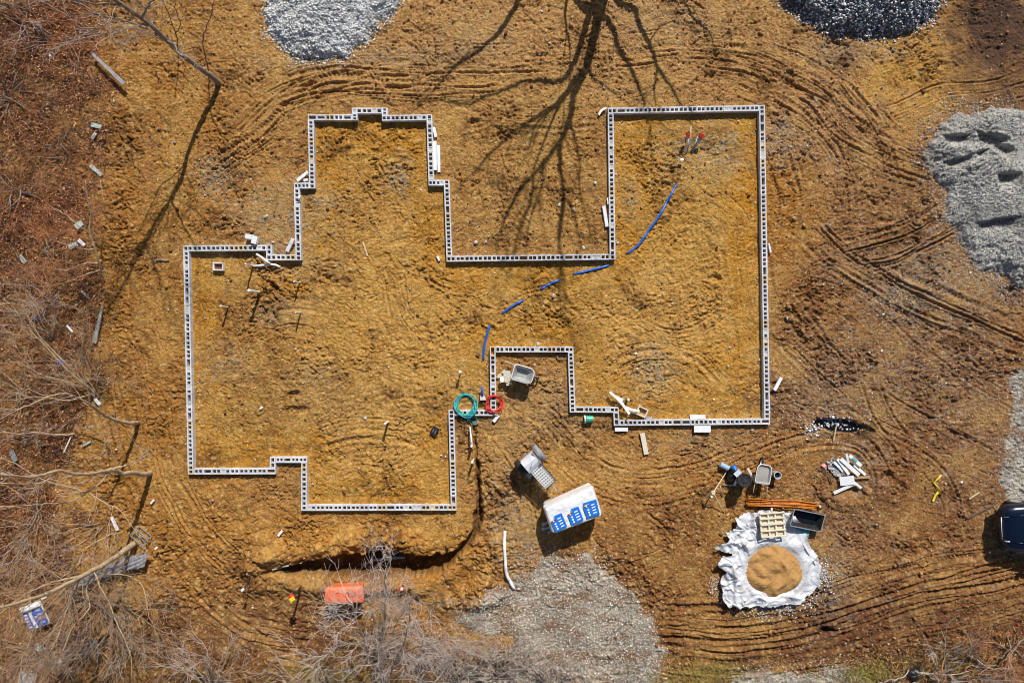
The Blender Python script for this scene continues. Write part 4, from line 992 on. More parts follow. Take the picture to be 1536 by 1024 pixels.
# black sack, blue jug, white card, roll
def lump(name, label, cat, px, dims, m, h, rz=0, seed=0, group=None, z=0):
    x, y = P(px[0], px[1], h * .6); base = float(gz(x, y)) + z
    V = []; F = []; nu, nv = 18, 9
    for j in range(nv + 1):
        ph = PI / 2 * j / nv
        for i in range(nu):
            a = 2 * PI * i / nu
            k = 1 + .16 * math.sin(3 * a + seed) + .08 * math.sin(7 * a + 2 * seed) + .06 * math.sin(5 * ph + a * 2)
            V.append((dims[0] / 2 * k * math.cos(ph) ** .6 * math.cos(a), dims[1] / 2 * k * math.cos(ph) ** .6 * math.sin(a), h * math.sin(ph) * (1 + .12 * math.sin(4 * a + seed)) - .03 * (j == 0)))
    for j in range(nv):
        for i in range(nu): F.append((j * nu + i, j * nu + (i + 1) % nu, (j + 1) * nu + (i + 1) % nu, (j + 1) * nu + i))
    o = link_mesh(name, V, F, M[m], smooth=True, loc=(x, y, base)); o.rotation_euler = (0, 0, rz)
    return tag(o, label, cat, group)
lump('sack', 'slumped black sack left of the black barrel', 'sack', (1099, 713), (.34, .55), 'black', .38, R(-10), 1)
x, y = P(1103, 703, .5); t = thing('jug', 'bright blue jug resting on the black sack', 'jug', (x, y, float(gz(x, y)) + .36), R(-60))
MB().loft([rrect(.12, .08, .06, 0), rrect(.13, .09, .07, .10), rrect(.11, .075, .06, .17), rrect(.04, .04, .035, .20)], True, True).build('body', M['bluepaint'], t, smooth=True)
MB().cyl((0, 0, .20), .032, .035, 10).build('cap', M['paleblue'], t)
board('card', 'white card between the black barrel and the blue jug', 'card', (1103, 713), (1111, 706), 7, .02, .50, .55, 'foam')
board('white_strip', 'white strip hanging from the black sack', 'strip', (1101, 727), (1107, 717), 3.4, .03, .15, .45, 'pvc')
board('white_strip', 'thin grey strip on the soil under the black sack', 'strip', (1085, 727), (1106, 728.5), 1.8, .02, .08, .10, 'steel')
x, y = P(1087, 699.5, .15)
o = MB().tube([(-.16, .08, .10), (-.14, .07, .10), (.14, -.07, .10), (.16, -.08, .10)], [.09, .10, .10, .09], 16).build('plastic_roll', M['paleblue'], loc=(x, y, float(gz(x, y)) + .01)); tag(o, 'short pale blue roll lying left of the blue jug', 'roll')
board('timber_offcut', 'narrow white board between the barrel and the mortar wheelbarrow', 'board', (1122, 702), (1135, 726), 4, .04, .18, .14, 'cream')
# survey tripod lying open
x, y = P(1070, 739, .55); t = thing('tripod', 'spindly pale tripod standing left of the orange rods', 'tripod', (x, y, float(gz(x, y))))
MB().cyl((0, 0, .52), .09, .05, 16, .07).build('head', M['palewood'], t); MB().box((-.05, -.14, .50), (.08, .10, .05), rz=.4, ch=.01).build('plate', M['pvc'], t)
for q in ((1051, 750), (1087, 769), (1093, 703)):
    a, b = P(*q); MB().tube([(0, 0, .52), (a - x, b - y, float(gz(a, b)) - t.location.z)], [.022, .014], 6).build('leg', M['palewood'], t)
rod('crooked_stick', 'short crooked stick standing right of the tripod', 'stick', [(1081, 729, .3), (1083, 736, .15), (1085, 745, .03)], .014, 'palewood')
rod('crooked_stick', 'crooked dark stick left of the tripod', 'stick', [(1043, 747, .1), (1044.5, 752, .16), (1043, 757, .03)], .016, 'darkbark')

# ------------------------------------------------------------------ WHEELBARROWS
def wheelbarrow(label, px, rz, m_tray, fill=None, s=1.0, hm='palewood', z=0):
    x, y = P(px[0], px[1], .6); t = thing('wheelbarrow', label, 'wheelbarrow', (x, y, float(gz(x, y)) + z), rz); t.scale = (s, s, s)
    # +x is the nose
    def ring(hx0, hx1, hy, r, zz):
        out = []; n = 6
        for (cx, cy, a0) in ((hx1 - r * 1.3, hy - r, 0), (-hx0 + r * .6, hy - r * .6, 90), (-hx0 + r * .6, -hy + r * .6, 180), (hx1 - r * 1.3, -hy + r, 270)):
            q = r if cx > 0 else r * .6
            qq = 1.3 if cx > 0 else 1
            for k in range(n):
                a = R(a0 + 90 * k / (n - 1)); out.append((cx + q * qq * math.cos(a), cy + q * math.sin(a), zz))
        return out
    tr_ = MB(); tr_.loft([ring(.22, .20, .19, .10, .34), ring(.36, .42, .29, .16, .60), ring(.38, .44, .31, .17, .62), ring(.38, .44, .31, .17, .60), ring(.365, .425, .295, .165, .61)][:3] + [ring(.36, .42, .29, .16, .622), ring(.345, .405, .275, .155, .60), ring(.21, .19, .18, .10, .36)], True, True)
    tr_.build('tray', M[m_tray], t)
    MB().loft([ring(.375, .435, .305, .168, .612), ring(.40, .46, .33, .18, .612), ring(.40, .46, .33, .18, .635), ring(.375, .435, .305, .168, .635)]).build('rim', M['pvc' if m_tray != 'black' else 'steel'], t, smooth=True)
    for s_ in (-1, 1):
        MB().tube([(.50, s_ * .06, .24), (.1, s_ * .16, .32), (-.36, s_ * .27, .50), (-.82, s_ * .30, .60)], [.018, .018, .018, .02], 8).build('handle', M[hm], t, smooth=True)
        MB().tube([(-.12, s_ * .18, .34), (-.22, s_ * .22, .02), (-.34, s_ * .22, .02), (-.34, s_ * .26, .46)], .014, 6).build('leg', M['steel'], t, smooth=True)
    w = MB(); pts = [(.52 + .17 * math.cos(a), 0, .18 + .17 * math.sin(a)) for a in np.linspace(0, 2 * PI, 21)]
    w.tube(pts, .035, 8, False); wh = w.build('wheel', M['rubber'], t, smooth=True)
    MB().tube([(.52, -.05, .18), (.52, .05, .18)], [.06, .06], 12).build('hub', M['steel'], wh)
    if fill: MB().loft([ring(.31, .36, .245, .13, .53), ring(.12, .14, .1, .06, .57)], False, True).build('load', M[fill], t, smooth=True)
    return t
wheelbarrow('empty grey steel wheelbarrow inside the porch notch', (783.5, 561), R(-16), 'traysteel', s=.92)
wheelbarrow('mortar crusted wheelbarrow left of the small open bucket', (1147, 713), R(80), 'film', 'mortar', s=.85)
# torn carton beside wheelbarrow
x, y = P(762, 568, .3); t = thing('carton', 'torn cardboard carton with splayed flaps left of the grey wheelbarrow', 'carton', (x, y, float(gz(x, y)) + .02), R(12))
MB().box((0, 0, .14), (.30, .26, .26), ch=.01).build('box_body', M['cardboard'], t)
for k, (c, d, rx, ry) in enumerate([((-.20, .03, .27), (.20, .22, .012), 0, R(20)), ((.17, .0, .24), (.14, .22, .012), 0, R(55)), ((0, .20, .29), (.26, .20, .012), R(18), 0), ((0, -.18, .25), (.22, .14, .012), R(-35), 0)]):
    MB().box(c, d, 0, rx, ry).build('flap', M['cream' if k % 2 else 'foam'], t)
board('timber_offcut', 'pale batten under the carton by the grey wheelbarrow', 'batten', (746, 566), (758, 555), 4, .04, .08, m='palewood')
board('timber_offcut', 'brown batten between the carton and the grey wheelbarrow', 'batten', (766, 582), (775, 569), 3.4, .04, .10, m='wood')
rod('soil_ring', 'pale rope ring lying inside the porch notch wall', 'rope', [(843.5 + 8 * math.cos(a), 535.5 + 4 * math.sin(a), .03) for a in np.linspace(0, 5.9, 16)], .016, 'tantwig')
rod('soil_ring', 'small pale rope loop below the rope ring in the porch notch', 'rope', [(839 + 5 * math.cos(a), 554 + 2 * math.sin(a), .03) for a in np.linspace(0, 5.5, 12)], .016, 'tantwig')

# ------------------------------------------------------------------ MORTAR MIXER
def mixer():
    x, y = P(796.5, 694.5, 1.0); t = thing('mortar_mixer', 'towable steel mortar mixer with a perforated grate, above the covered pallet', 'mixer', (x, y, float(gz(x, y)) + .02), R(-48.8))
    h = MB(); prof = [(-.27, .55), (-.27, .85), (-.20, .98), (-.05, 1.05), (.12, 1.03), (.25, .92), (.27, .80), (.27, .55)]
    h.loft([[(a, s_, b) for a, b in prof] for s_ in (-.27, -.26, .26, .27)], True, True); hd = h.build('hood', M['chrome'], t, bevel=.012)
    MB().box((-.0, .275, .80), (.52, .02, .5), ch=.008).build('end_plate', M['steel'], t); MB().box((0, -.275, .80), (.52, .02, .5), ch=.008).build('end_plate', M['steel'], t)
    for s_ in (-1, 1):
        w = MB(); w.tube([(0, s_ * .33, .28), (0, s_ * .35, .28), (0, s_ * .50, .28), (0, s_ * .52, .28)], [.24, .28, .28, .24], 22)
        wh = w.build('wheel', M['rubber'], t); MB().tube([(0, s_ * .521, .28), (0, s_ * .535, .28)], [.14, .12], 16).build('rim', M['steel'], wh)
        fd = MB(); fd.loft([[(.34 * math.cos(a), s_ * yy, .34 + .34 * math.sin(a)) for a in np.linspace(0, PI, 10)] for yy in (.32, .54)], closed=False); o = fd.build('mudguard', M['black' if s_ < 0 else 'greysheet'], t, smooth=True)
        m_ = o.modifiers.new('s', 'SOLIDIFY'); m_.thickness = .015
    # grate tray: a frame with a lattice of holes
    g_ = MB(); x0, x1, w_ = .29, 1.06, .235
    for k in range(9):
        xx = x0 + (x1 - x0) * k / 8; g_.box((xx, 0, .862), (.038, 2 * w_ - .02, .012))
    for k in range(6):
        yy = -w_ + 2 * w_ * k / 5; g_.box(((x0 + x1) / 2, yy, .870), (x1 - x0, .038, .012))
    g_.build('grate', M['pvc'], t)
    f = MB(); f.box(((x0 + x1) / 2, w_ + .015, .86), (x1 - x0 + .04, .03, .06), ch=.004); f.box(((x0 + x1) / 2, -w_ - .015, .86), (x1 - x0 + .04, .03, .06), ch=.004)
    f.box((x1 + .015, 0, .862), (.03, 2 * w_ - .004, .06), ch=.004); f.box(((x0 + x1) / 2, 0, .72), (x1 - x0, 2 * w_, .2), ch=.02); f.build('tray', M['black'], t)
    MB().box((.1, -.02, .42), (.9, .12, .10), ch=.01).build('chassis', M['greysheet'], t)
    MB().tube([(.5, 0, .42), (1.15, 0, .50), (1.45, 0, .48)], [.035, .03, .028], 10).build('tow_bar', M['steel'], t)
    MB().tube([(1.12, 0, .50), (1.12, 0, .02)], .022, 8).build('stand', M['steel'], t)
    MB().box((.34, -.38, .50), (.20, .16, .22), ch=.03).build('engine', M['paleblue'], t)
    MB().tube([(-.1, .25, 1.0), (-.05, .1, 1.10), (.1, -.1, 1.08)], .014, 6).build('hand_rail', M['chrome'], t, smooth=True)
mixer()

# ------------------------------------------------------------------ COVERED PALLET
def pallet_stack():
    x, y = P(860, 767, 1.1); t = thing('covered_pallet', 'white film covered pallet of cement bags printed with blue panels', 'pallet', (x, y, float(gz(x, y)) + .03), R(20.5))
    pw = MB()
    for k in range(7): pw.box((-.85 + k * .283, 0, .13), (.11, 1.05, .022))
    for k in range(3): pw.box((0, -.46 + k * .46, .07), (1.85, .09, .09))
    pw.build('pallet', M['wood'], t)
    # lumpy shrink-wrapped block
    nu, nv = 120, 16; V = []; F = []
    rs = random.Random(5); ph = [rs.uniform(0, 6) for _ in range(8)]
    def prof(q):  # q 0..1 bottom->top->centre
        if q < .45: return 1.0, .15 + q / .45 * .82
        if q < .6: return 1 - (q - .45) * .35, .97 + (q - .45) / .15 * .10
        return (1 - .0525) * (1 - (q - .6) / .4), 1.07 + .03 * (q - .6) / .4
    base = rrect(.98, .53, .10, 0, 30)
    for j in range(nv + 1):
        sc, zz = prof(j / nv)
        for i in range(nu):
            bx, by, _ = base[i]; 
            w = .022 * math.sin(bx * 7 + ph[0]) + .018 * math.sin(by * 11 + bx * 5 + ph[1]) + .012 * math.sin(bx * 23 + zz * 9 + ph[2]) + .02 * math.sin(zz * 13 + ph[3])
            k = sc * (1 + w * (1 if sc > .3 else 0)) * (1.0 if zz > .3 else .97)
            lump_ = .018 * math.sin(bx * sc * 9 + ph[4]) * math.sin(by * sc * 8 + ph[5]) + .010 * math.sin(bx * sc * 27 + by * sc * 19)
            if j == nv: lump_ = 0
            V.append((bx * k, by * k + (.045 * math.sin(bx * 3.2 + ph[6]) + .03 * math.sin(bx * 9) if by > .3 else 0) * sc, zz + lump_ * (zz > .9)))
    for j in range(nv):
        for i in range(nu): F.append((j * nu + i, j * nu + (i + 1) % nu, (j + 1) * nu + (i + 1) % nu, (j + 1) * nu + i))
    cover = link_mesh('film_cover', V, F, M['film_white'], t, smooth=True)
    ce = MB()
    for (ux, vy, rot) in ((-.64, -.17, R(4)), (.0, -.15, R(2)), (.64, -.12, R(-3))):
        def q(a, b): a *= 1.12; b *= 1.12; c, s_ = math.cos(rot), math.sin(rot); return (ux + a * c - b * s_, vy + a * s_ + b * c)
        z0 = 1.128
        def flat(pts, zz, m, nm, par=None, th=.004):
            v = [(*q(a, b), zz) for a, b in pts]; mb = MB(); mb.loft([[(p[0], p[1], zz) for p in v], [(p[0], p[1], zz + th) for p in v]], True, True); return mb.build(nm, M[m], par or t)
        lab = flat([(-.21, -.25), (.21, -.23), (.22, .24), (-.02, .25), (-.20, .10)] if ux < .3 else [(-.22, -.25), (.21, -.25), (.24, .25), (-.20, .25), (-.24, .12)], z0, 'bluepaint', 'printed_panel')
        # white lettering strokes and round marks on the blue
        for k in range(4): flat([(.02 + .0 * k, -.17 + k * .09), (.14, -.165 + k * .09), (.145, -.13 + k * .09), (.025, -.135 + k * .09)], z0 + .006, 'foam', 'white_print', lab)
        for k in range(3): flat([(-.10 + .032 * math.cos(a), -.17 + k * .085 + .032 * math.sin(a)) for a in np.linspace(0, 2 * PI, 11)[:-1]], z0 + .006, 'foam', 'white_dot', lab)
        flat([(-.20, .06), (-.06, .10), (-.04, .18), (-.18, .16)], z0 + .006, 'foam', 'white_print', lab)
        flat([(-.17 + .04 * math.cos(a), .10 + .035 * math.sin(a)) for a in np.linspace(0, 2 * PI, 11)[:-1]], z0 + .011, 'brick', 'dark_print', lab)
        flat([(-.07 + .04 * math.cos(a), .13 + .035 * math.sin(a)) for a in np.linspace(0, 2 * PI, 11)[:-1]], z0 + .011, 'brick', 'dark_print', lab)
    for (u, v, w, d, rz, zz) in ((-1.10, -.25, .34, .16, R(12), .30), (-1.14, -.44, .38, .14, R(-6), .28), (-1.05, -.60, .26, .12, R(35), .2)):
        V = []; 
        for k in range(7):
            s_ = k / 6; hw_ = d / 2 * (.45 + .8 * abs(s_ - .4)); V.append([(u - w * (s_ - .5) * math.cos(rz), v - w * (s_ - .5) * math.sin(rz) + sg * hw_, zz + .06 * math.sin(PI * s_) - .05 * abs(sg)) for sg in (-1, 0, 1)])
        o = MB().loft(V, closed=False).build('film_flap', M['paleblue'], t, smooth=True); m_ = o.modifiers.new('s', 'SOLIDIFY'); m_.thickness = .012
M['film_white'] = mat('white_wrap_film', (0.80, 0.81, 0.83), 0.3, var=0.05, vscale=3, bump=0.05, bscale=5, dirt=.12)
pallet_stack()

# ------------------------------------------------------------------ ORANGE BIN, BLACK BOARD, BLUE SACK
x, y = P(518, 890, .7); t = thing('storage_bin', 'orange plastic storage bin with a ribbed coral lid under the bare twigs', 'bin', (x, y, float(gz(x, y)) + .02), R(3))
MB().loft([rrect(.58, .22, .06, 0), rrect(.66, .27, .07, .60), rrect(.68, .29, .07, .61), rrect(.68, .29, .07, .66)], True, True).build('tub', M['orange'], t)
ld = MB(); ld.loft([rrect(.70, .31, .09, .662), rrect(.69, .30, .09, .70), rrect(.48, .24, .10, .76, cx=.06), rrect(.40, .17, .08, .768, cx=.07)], True, True); ld = ld.build('lid', M['coral'], t, smooth=False)
rs = random.Random(3)
for k in range(13):
    a = rs.uniform(0, PI); cx, cy = rs.uniform(-.22, .38), rs.uniform(-.12, .12); pts = [(cx + .08 * math.cos(a + b), cy + .05 * math.sin(a + b), .776) for b in np.linspace(0, 2.6, 6)]
    MB().tube(pts, .012, 5).build('raised_rib', M['brickred'], ld, smooth=True)
MB().box((-.58, -.02, .70), (.06, .16, .03), ch=.01).build('latch', M['black'], t)
MB().box((-.50, -.0, .725), (.10, .30, .04), ry=R(-18), ch=.01).build('front_panel', M['orange'], t)
x, y = P(652, 646.5, .08); t = thing('rubber_mat', 'black diamond shaped rubber mat inside the wall near the narrow trench', 'mat', (x, y, float(gz(x, y)) + .03), R(38)); t.rotation_euler = (R(6), R(-8), R(-30))
MB().box((0, 0, .04), (.26, .36, .05), ch=.02).build('pad', M['black'], t)
for a in (-.05, .05): MB().box((a, .0, .07), (.03, .12, .012)).build('grip', M['greysheet'], t)
x, y = P(46, 926, .5); t = thing('printed_sack', 'blue and white printed sack caught under the lower left twigs', 'sack', (x, y, float(gz(x, y)) + .22), R(22)); t.rotation_euler = (R(5), R(-4), R(21))
MB().loft([rrect(.40, .44, .03, 0), rrect(.43, .47, .04, .05), rrect(.42, .46, .04, .10)], True, True).build('bag', M['foam'], t)
def stamp(par, pts, z, m, nm):
    return MB().loft([[(a, b, z) for a, b in pts], [(a, b, z + .004) for a, b in pts]], True, True).build(nm, M[m], par)
b1 = stamp(t, [(-.41, -.44), (-.17, -.44), (-.17, .22), (-.41, .22)], .102, 'bluesign', 'blue_panel')
b2 = stamp(t, [(-.02, -.44), (.41, -.44), (.41, .30), (.10, .30), (-.06, .1)], .102, 'bluesign', 'blue_panel')
for k in range(5):
    stamp(b1, [(-.36, -.38 + k * .12), (-.22, -.38 + k * .12), (-.24, -.32 + k * .12), (-.36, -.31 + k * .12)], .108, 'foam', 'white_print')
for k in range(4):
    stamp(b2, [(.14, -.36 + k * .16), (.34, -.36 + k * .16), (.30, -.28 + k * .16), (.16, -.27 + k * .16)], .108, 'paleblue', 'white_print')
stamp(b2, [(.05 + .05 * math.cos(a), -.05 + .05 * math.sin(a)) for a in np.linspace(0, 2 * PI, 11)[:-1]], .108, 'cream', 'white_dot')
MB().tube([(-.42, .30, .12), (-.2, .34, .15), (.0, .31, .13), (.2, .35, .15), (.42, .32, .12)], [.05, .08, .06, .08, .05], 8).build('rolled_top', M['foam'], t, smooth=True)

# wire crate left
x, y = P(210, 804, .25); t = thing('crate_frame', 'empty grey crate frame with one cross bar near the end of the pale log', 'crate', (x, y, float(gz(x, y)) + .03), R(-38)); t.rotation_euler = (R(6), 0, R(-39))
w, d, h = .60, .34, .26
for s_ in (-1, 1):
    MB().box((0, s_ * d / 2, h), (w, .025, .03)).build('rail', M['steel'], t); MB().box((s_ * w / 2, 0, h + .002), (.025, d - .03, .03)).build('rail', M['steel'], t)
    MB().box((0, s_ * d / 2, .02), (w, .02, .03)).build('rail', M['steel'], t)
    for s2 in (-1, 1): MB().box((s_ * w / 2, s2 * d / 2, h / 2), (.028, .028, h)).build('post', M['steel'], t)
MB().box((0, 0, h + .004), (.022, d - .03, .03)).build('cross_bar', M['steel'], t)
MB().box((-.02, -d / 2 + .05, .10), (w - .06, .14, .012), rx=R(35)).build('side_panel', M['film'], t)
board('white_cup', 'small white cup on the bare soil above the crate frame', 'cup', (227, 754.5), (231, 749.5), 3.6, .09, .04, m='foam')
board('white_stone', 'small white knob at the tip of the grey sheet', 'cap', (235, 820.5), (238, 820.5), 3, .07, .30, m='pvc')
lump('blue_can', 'blue can among the mid left brush twigs', 'can', (92.5, 543), (.16, .26), 'bluesign', .14, R(30), 3, z=.2)
lump('blue_wrapper', 'tiny blue wrapper in the leaves above the mid left brush', 'wrapper', (55.5, 479), (.17, .15), 'bluesign', .06, 0, 4, z=.04)

# grey sheet draped over the log
def gsheet():
    def hf(xx, yy, d):
        a = np.array(P(232, 822)); b = np.array(P(140, 866)); e = (b - a) / np.linalg.norm(b - a)
        s_ = -(xx - a[0]) * e[1] + (yy - a[1]) * e[0]
        return .28 + .09 * np.abs(perlin(s_ * 7 + .6 * perlin(xx, yy, 3), xx * .5, 41)) + .05 * fbm(xx, yy, 3, 3, 43) - .25 * np.clip(-s_ * .3, 0, 1)
    o, _, _ = patch('plastic_sheet', [(236, 824), (228, 832), (225, 846), (205, 850), (185, 855), (165, 862), (140, 872), (118, 876), (130, 858), (152, 848), (178, 838), (205, 828)], hf, None, M['greysheet'], .03, .06, 2.5, 5, cut=0, base='soft')
    tag(o, 'dark grey plastic sheet stretched beside the pale log, lower left', 'sheet')
gsheet()

# ------------------------------------------------------------------ SAND ON ITS TARP
scx, scy = P(1158, 854)
def tarp_h(xx, yy, d):
    r = np.hypot((xx - scx) / 1.0, (yy - scy) / .9)
    wx_ = xx + .35 * fbm(xx, yy, 1.3, 2, 63); wy_ = yy + .35 * fbm(xx, yy, 1.3, 2, 64)
    rd = lambda f, q, sx=1, sy=1: np.clip(1 - 2.6 * np.abs(perlin(wx_ * f * sx, wy_ * f * sy, q)), 0, 1)
    left = sstep(.3, -.5, xx - scx)
    out = sstep(1.0, 1.5, r)
    h = .10 * np.exp(-((r - 1.15) / .22) ** 2) + out * (.10 * fbm(xx, yy, .9, 2, 65) + .14 * rd(.9, 66) + (.05 + .07 * left) * rd(1.7, 67, 1, .7) + (.01 + .05 * left) * rd(3.6, 68))
    south = sstep(-.5, -1.1, yy - scy) 
    h = h + south * .08 * rd(2.2, 69, .35, 1.4)
    return .05 + h
o, tl, _ = patch('tarp', [(1100, 775), (1118, 768), (1150, 762), (1185, 768), (1200, 782), (1208, 800), (1218, 822), (1228, 846), (1226, 872), (1214, 888), (1196, 902), (1160, 906), (1120, 908), (1090, 906), (1078, 892),
        (1076, 868), (1086, 854), (1072, 842), (1082, 832), (1094, 828), (1070, 820), (1092, 806), (1086, 796), (1100, 790)], tarp_h, None, M['tarp'], .02, .15, 1.6, 7, cut=0.0, base='soft')
tag(o, 'crumpled white plastic tarp spread under the sand heap', 'tarp')
def sand_h(xx, yy, d):
    r = np.hypot((xx - scx) / 1.0, (yy - scy) / .9)
    k = np.clip(d, 0, None)
    h = .40 * (1 - np.exp(-k / .50))
    rp = .05 * np.sin((xx - scx) * 5 + 6 * fbm(xx, yy, 1.2, 2, 71)) * np.clip(k * 3, 0, 1) + .05 * fbm(xx, yy, 1.4, 2, 72) * np.clip(k * 3, 0, 1)
    slump = -.10 * np.exp(-(((xx - scx - .15) / .3) ** 2 + ((yy - scy + .1) / .18) ** 2)) + .07 * np.exp(-(((xx - scx - .05) / .12) ** 2 + ((yy - scy - .35) / .4) ** 2))
    return .03 + h + rp + slump
o, sl, _ = patch('sand_heap', [(1112, 858), (1117, 838), (1130, 820), (1144, 811), (1158, 808), (1176, 815), (1196, 829), (1207, 850), (1206, 870), (1196, 884), (1170, 896), (1150, 898), (1128, 886), (1114, 872)], sand_h, None, M['sand'], .02, .13, 1.4, 9, cut=0, base='soft')
tag(o, 'smooth heap of yellow building sand in the middle of the white tarp', 'sand heap')
# cream lattice pallet
x, y = P(1159, 786.5, .42); t = thing('lattice_pallet', 'cream lattice pallet lying on the tarp above the sand heap', 'pallet', (x, y, .0), R(3))
zb = float(tl(np.array(x), np.array(y))[0]) + .06; t.location.z = max(zb, .2); t.rotation_euler = (R(-3), R(2), R(4))
for k, yy in enumerate((-.43, -.21, .03, .23, .42)): MB().box((0, yy, .12), (.94, .055 if k != 2 else .09, .045), ch=.006).build('slat', M['cream'], t)
for k, xx in enumerate((-.44, -.14, .12, .43)): MB().box((xx, 0, .075), (.06, .90, .06), ch=.006).build('stringer', M['cream'], t)
MB().box((0, 0, .02), (.86, .84, .02)).build('base_sheet', M['palewood'], t)
rod('white_pipe', 'short white tube standing between the lattice pallet and the orange rods', 'pipe', [(1158, 770, .3), (1158, 762, .34)], .035, 'pvc')
# black mortar tub
x, y = P(1211.5, 779, .4); t = thing('mortar_tub', 'shiny black mortar tub at the top right corner of the tarp', 'tub', (x, y, float(gz(x, y)) + .12), R(-11)); t.rotation_euler = (R(6), R(3), R(-12))
MB().loft([rrect(.46, .22, .05, 0), rrect(.58, .31, .05, .26), rrect(.60, .33, .05, .28), rrect(.565, .295, .045, .28), rrect(.44, .20, .05, .03)], True, True).build('tub_body', M['black'], t)
MB().loft([rrect(.575, .305, .05, .285), rrect(.61, .34, .05, .285), rrect(.61, .34, .05, .30), rrect(.575, .305, .05, .30)]).build('rim', M['steel'], t)
MB().box((-.02, 0, .05), (.84, .36, .02), ch=.005).build('water_film', M['water_grey'] if 'water_grey' in M else M['glass'], t)
x, y = P(1203, 793, .1); o = MB().loft([[(-.35, .12, 0), (.28, -.02, 0), (.20, -.26, 0)], [(-.35, .12, .02), (.28, -.02, .02), (.20, -.26, .02)]], True, True).build('teal_panel', M['tealpanel'], loc=(x, y, float(gz(x, y)) + .16)); tag(o, 'teal triangular panel sticking out below the mortar tub', 'panel')
# orange rods bundle
x, y = P(1176, 755, .12); t = thing('rod_bundle', 'tied bundle of orange rods lying above the tarp', 'rods', (x, y, float(gz(x, y)) + .03), R(-2))
rs = random.Random(8)
for k in range(18):
    y0 = rs.uniform(-.17, .17); y1 = y0 * .8 + rs.uniform(-.06, .06); z0 = .03 + .025 * (k % 4); x0 = -1.38 + rs.uniform(-.06, .12); x1 = 1.30 + rs.uniform(-.2, .12)
    MB().tube([(x0, y0 + rs.uniform(-.03, .03), z0), (-.45, y0 * .75, z0 + .03), (.5, (y0 + y1) / 2, z0 + .03), (x1, y1 - .05, z0)], .017, 6).build('rod', M['orangerod'], t, smooth=True)
MB().loft([[(-.45 + a, .19 * math.cos(b), .07 + .08 * math.sin(b)) for b in np.linspace(0, 2 * PI, 15)[:-1]] for a in (-.03, .03)]).build('tie', M['brick'], t)
MB().cyl((1.36, -.06, .03), .04, .06, 10).build('end_cap', M['pvc'], t)
board('timber_offcut', 'white batten lying over the right edge of the tarp', 'batten', (1204, 812), (1224, 845), 4, .04, .22, .10, 'foam')
board('plastic_piece', 'light cyan block at the bottom edge of the tarp', 'block', (1143, 904.5), (1155, 904.5), 7, .06, .20, m='cyanlite' if 'cyanlite' in M else 'cloth')

# ------------------------------------------------------------------ SCRAP HEAP
SG = 'white boards of the scrap heap'
for lab, a, b, w, z0, z1, m in [('lowest left board of the white scrap fan', (1251, 692.5), (1265, 707), 4, .14, .08, 'foam'), ('second board from the left in the white scrap fan', (1256, 688), (1273, 711), 4.6, .16, .12, 'foam'),
        ('widest, middle board of the white scrap fan', (1261.5, 688), (1288, 712), 6.2, .22, .14, 'foam'), ('shortest upright board at the top of the white scrap fan', (1269, 680.5), (1273, 694), 3.6, .24, .2, 'foam'),
        ('top right board of the white scrap fan, with a teal patch', (1274, 682.5), (1291, 698), 5.6, .22, .16, 'foam'), ('outermost right board of the white scrap fan', (1281, 697), (1297.5, 711.5), 4.4, .12, .08, 'foam'),
        ('long white board at the bottom of the scrap heap', (1251, 739.5), (1283, 724.5), 4.6, .10, .16, 'foam'), ('short white stub at the right of the scrap card', (1281, 723), (1292, 731.5), 4, .14, .08, 'foam')]:
    o = board('scrap_board', lab, 'board', a, b, w, .04, z0, z1, m)
    if 'teal patch' in lab:
        MB().box((.18, -.16, .035), (.22, .09, .01), rz=R(-42)).build('teal_patch', M['tealpanel'], o)
board('scrap_card', 'square white card in the middle of the scrap heap', 'card', (1260, 722), (1281, 719.5), 13, .03, .14, .2, 'foam', taper=1.05)
board('plank', 'brown plank poking out to the right of the scrap heap', 'plank', (1267, 716.5), (1304, 715.2), 4, .04, .10, .06, 'wood')
def film():
    hf = lambda xx, yy, d: .03 + .22 * np.abs(fbm(xx, yy, 3.4, 4, 333, .6)) + .02
    o, _, _ = patch('plastic_film', [(1238, 692), (1248, 685), (1258, 694), (1264, 706), (1268, 716), (1258, 718), (1248, 712), (1241, 702)], hf, None, M['film'], .02, .12, 3, 11, cut=0); tag(o, 'crumpled grey film at the left of the scrap heap', 'film')
    o, _, _ = patch('pink_rag', [(1231, 698), (1236, 693), (1241, 700), (1238, 704)], hf, None, M['pink'], .02, .03, 3, 12, cut=0); tag(o, 'pink rag at the left tip of the scrap heap', 'rag')
film()
rod('wire', 'dark bent wire below the grey film of the scrap heap', 'wire', [(1226, 701, .05), (1236, 704, .1), (1244, 712, .08), (1248, 726, .04)], .015, 'darkbark')
# yellow ribbon
x, y = P(1404, 731, .03); rb = MB(); pts = [(1410, 712), (1406, 717), (1400, 723), (1404, 728), (1408, 733), (1408, 737), (1402, 743), (1398, 751)]; rings = []
for i, q in enumerate(pts):
    a, b = P(*q); zz = float(gz(a, b)) + .05 + .03 * math.sin(i * 2.1); w = .05 + .015 * math.sin(i * 1.7); rings.append([(a - x + sgn * w * math.cos(i * .5), b - y + sgn * w * .5, zz + .02 * sgn * math.sin(i * 1.3)) for sgn in (-1, 0, 1)])
o = rb.loft(rings, closed=False).build('ribbon', M['yellow'], smooth=False, loc=(x, y, 0)); m_ = o.modifiers.new('s', 'SOLIDIFY'); m_.thickness = .01; tag(o, 'twisted yellow tape on the brown soil at the right', 'tape')

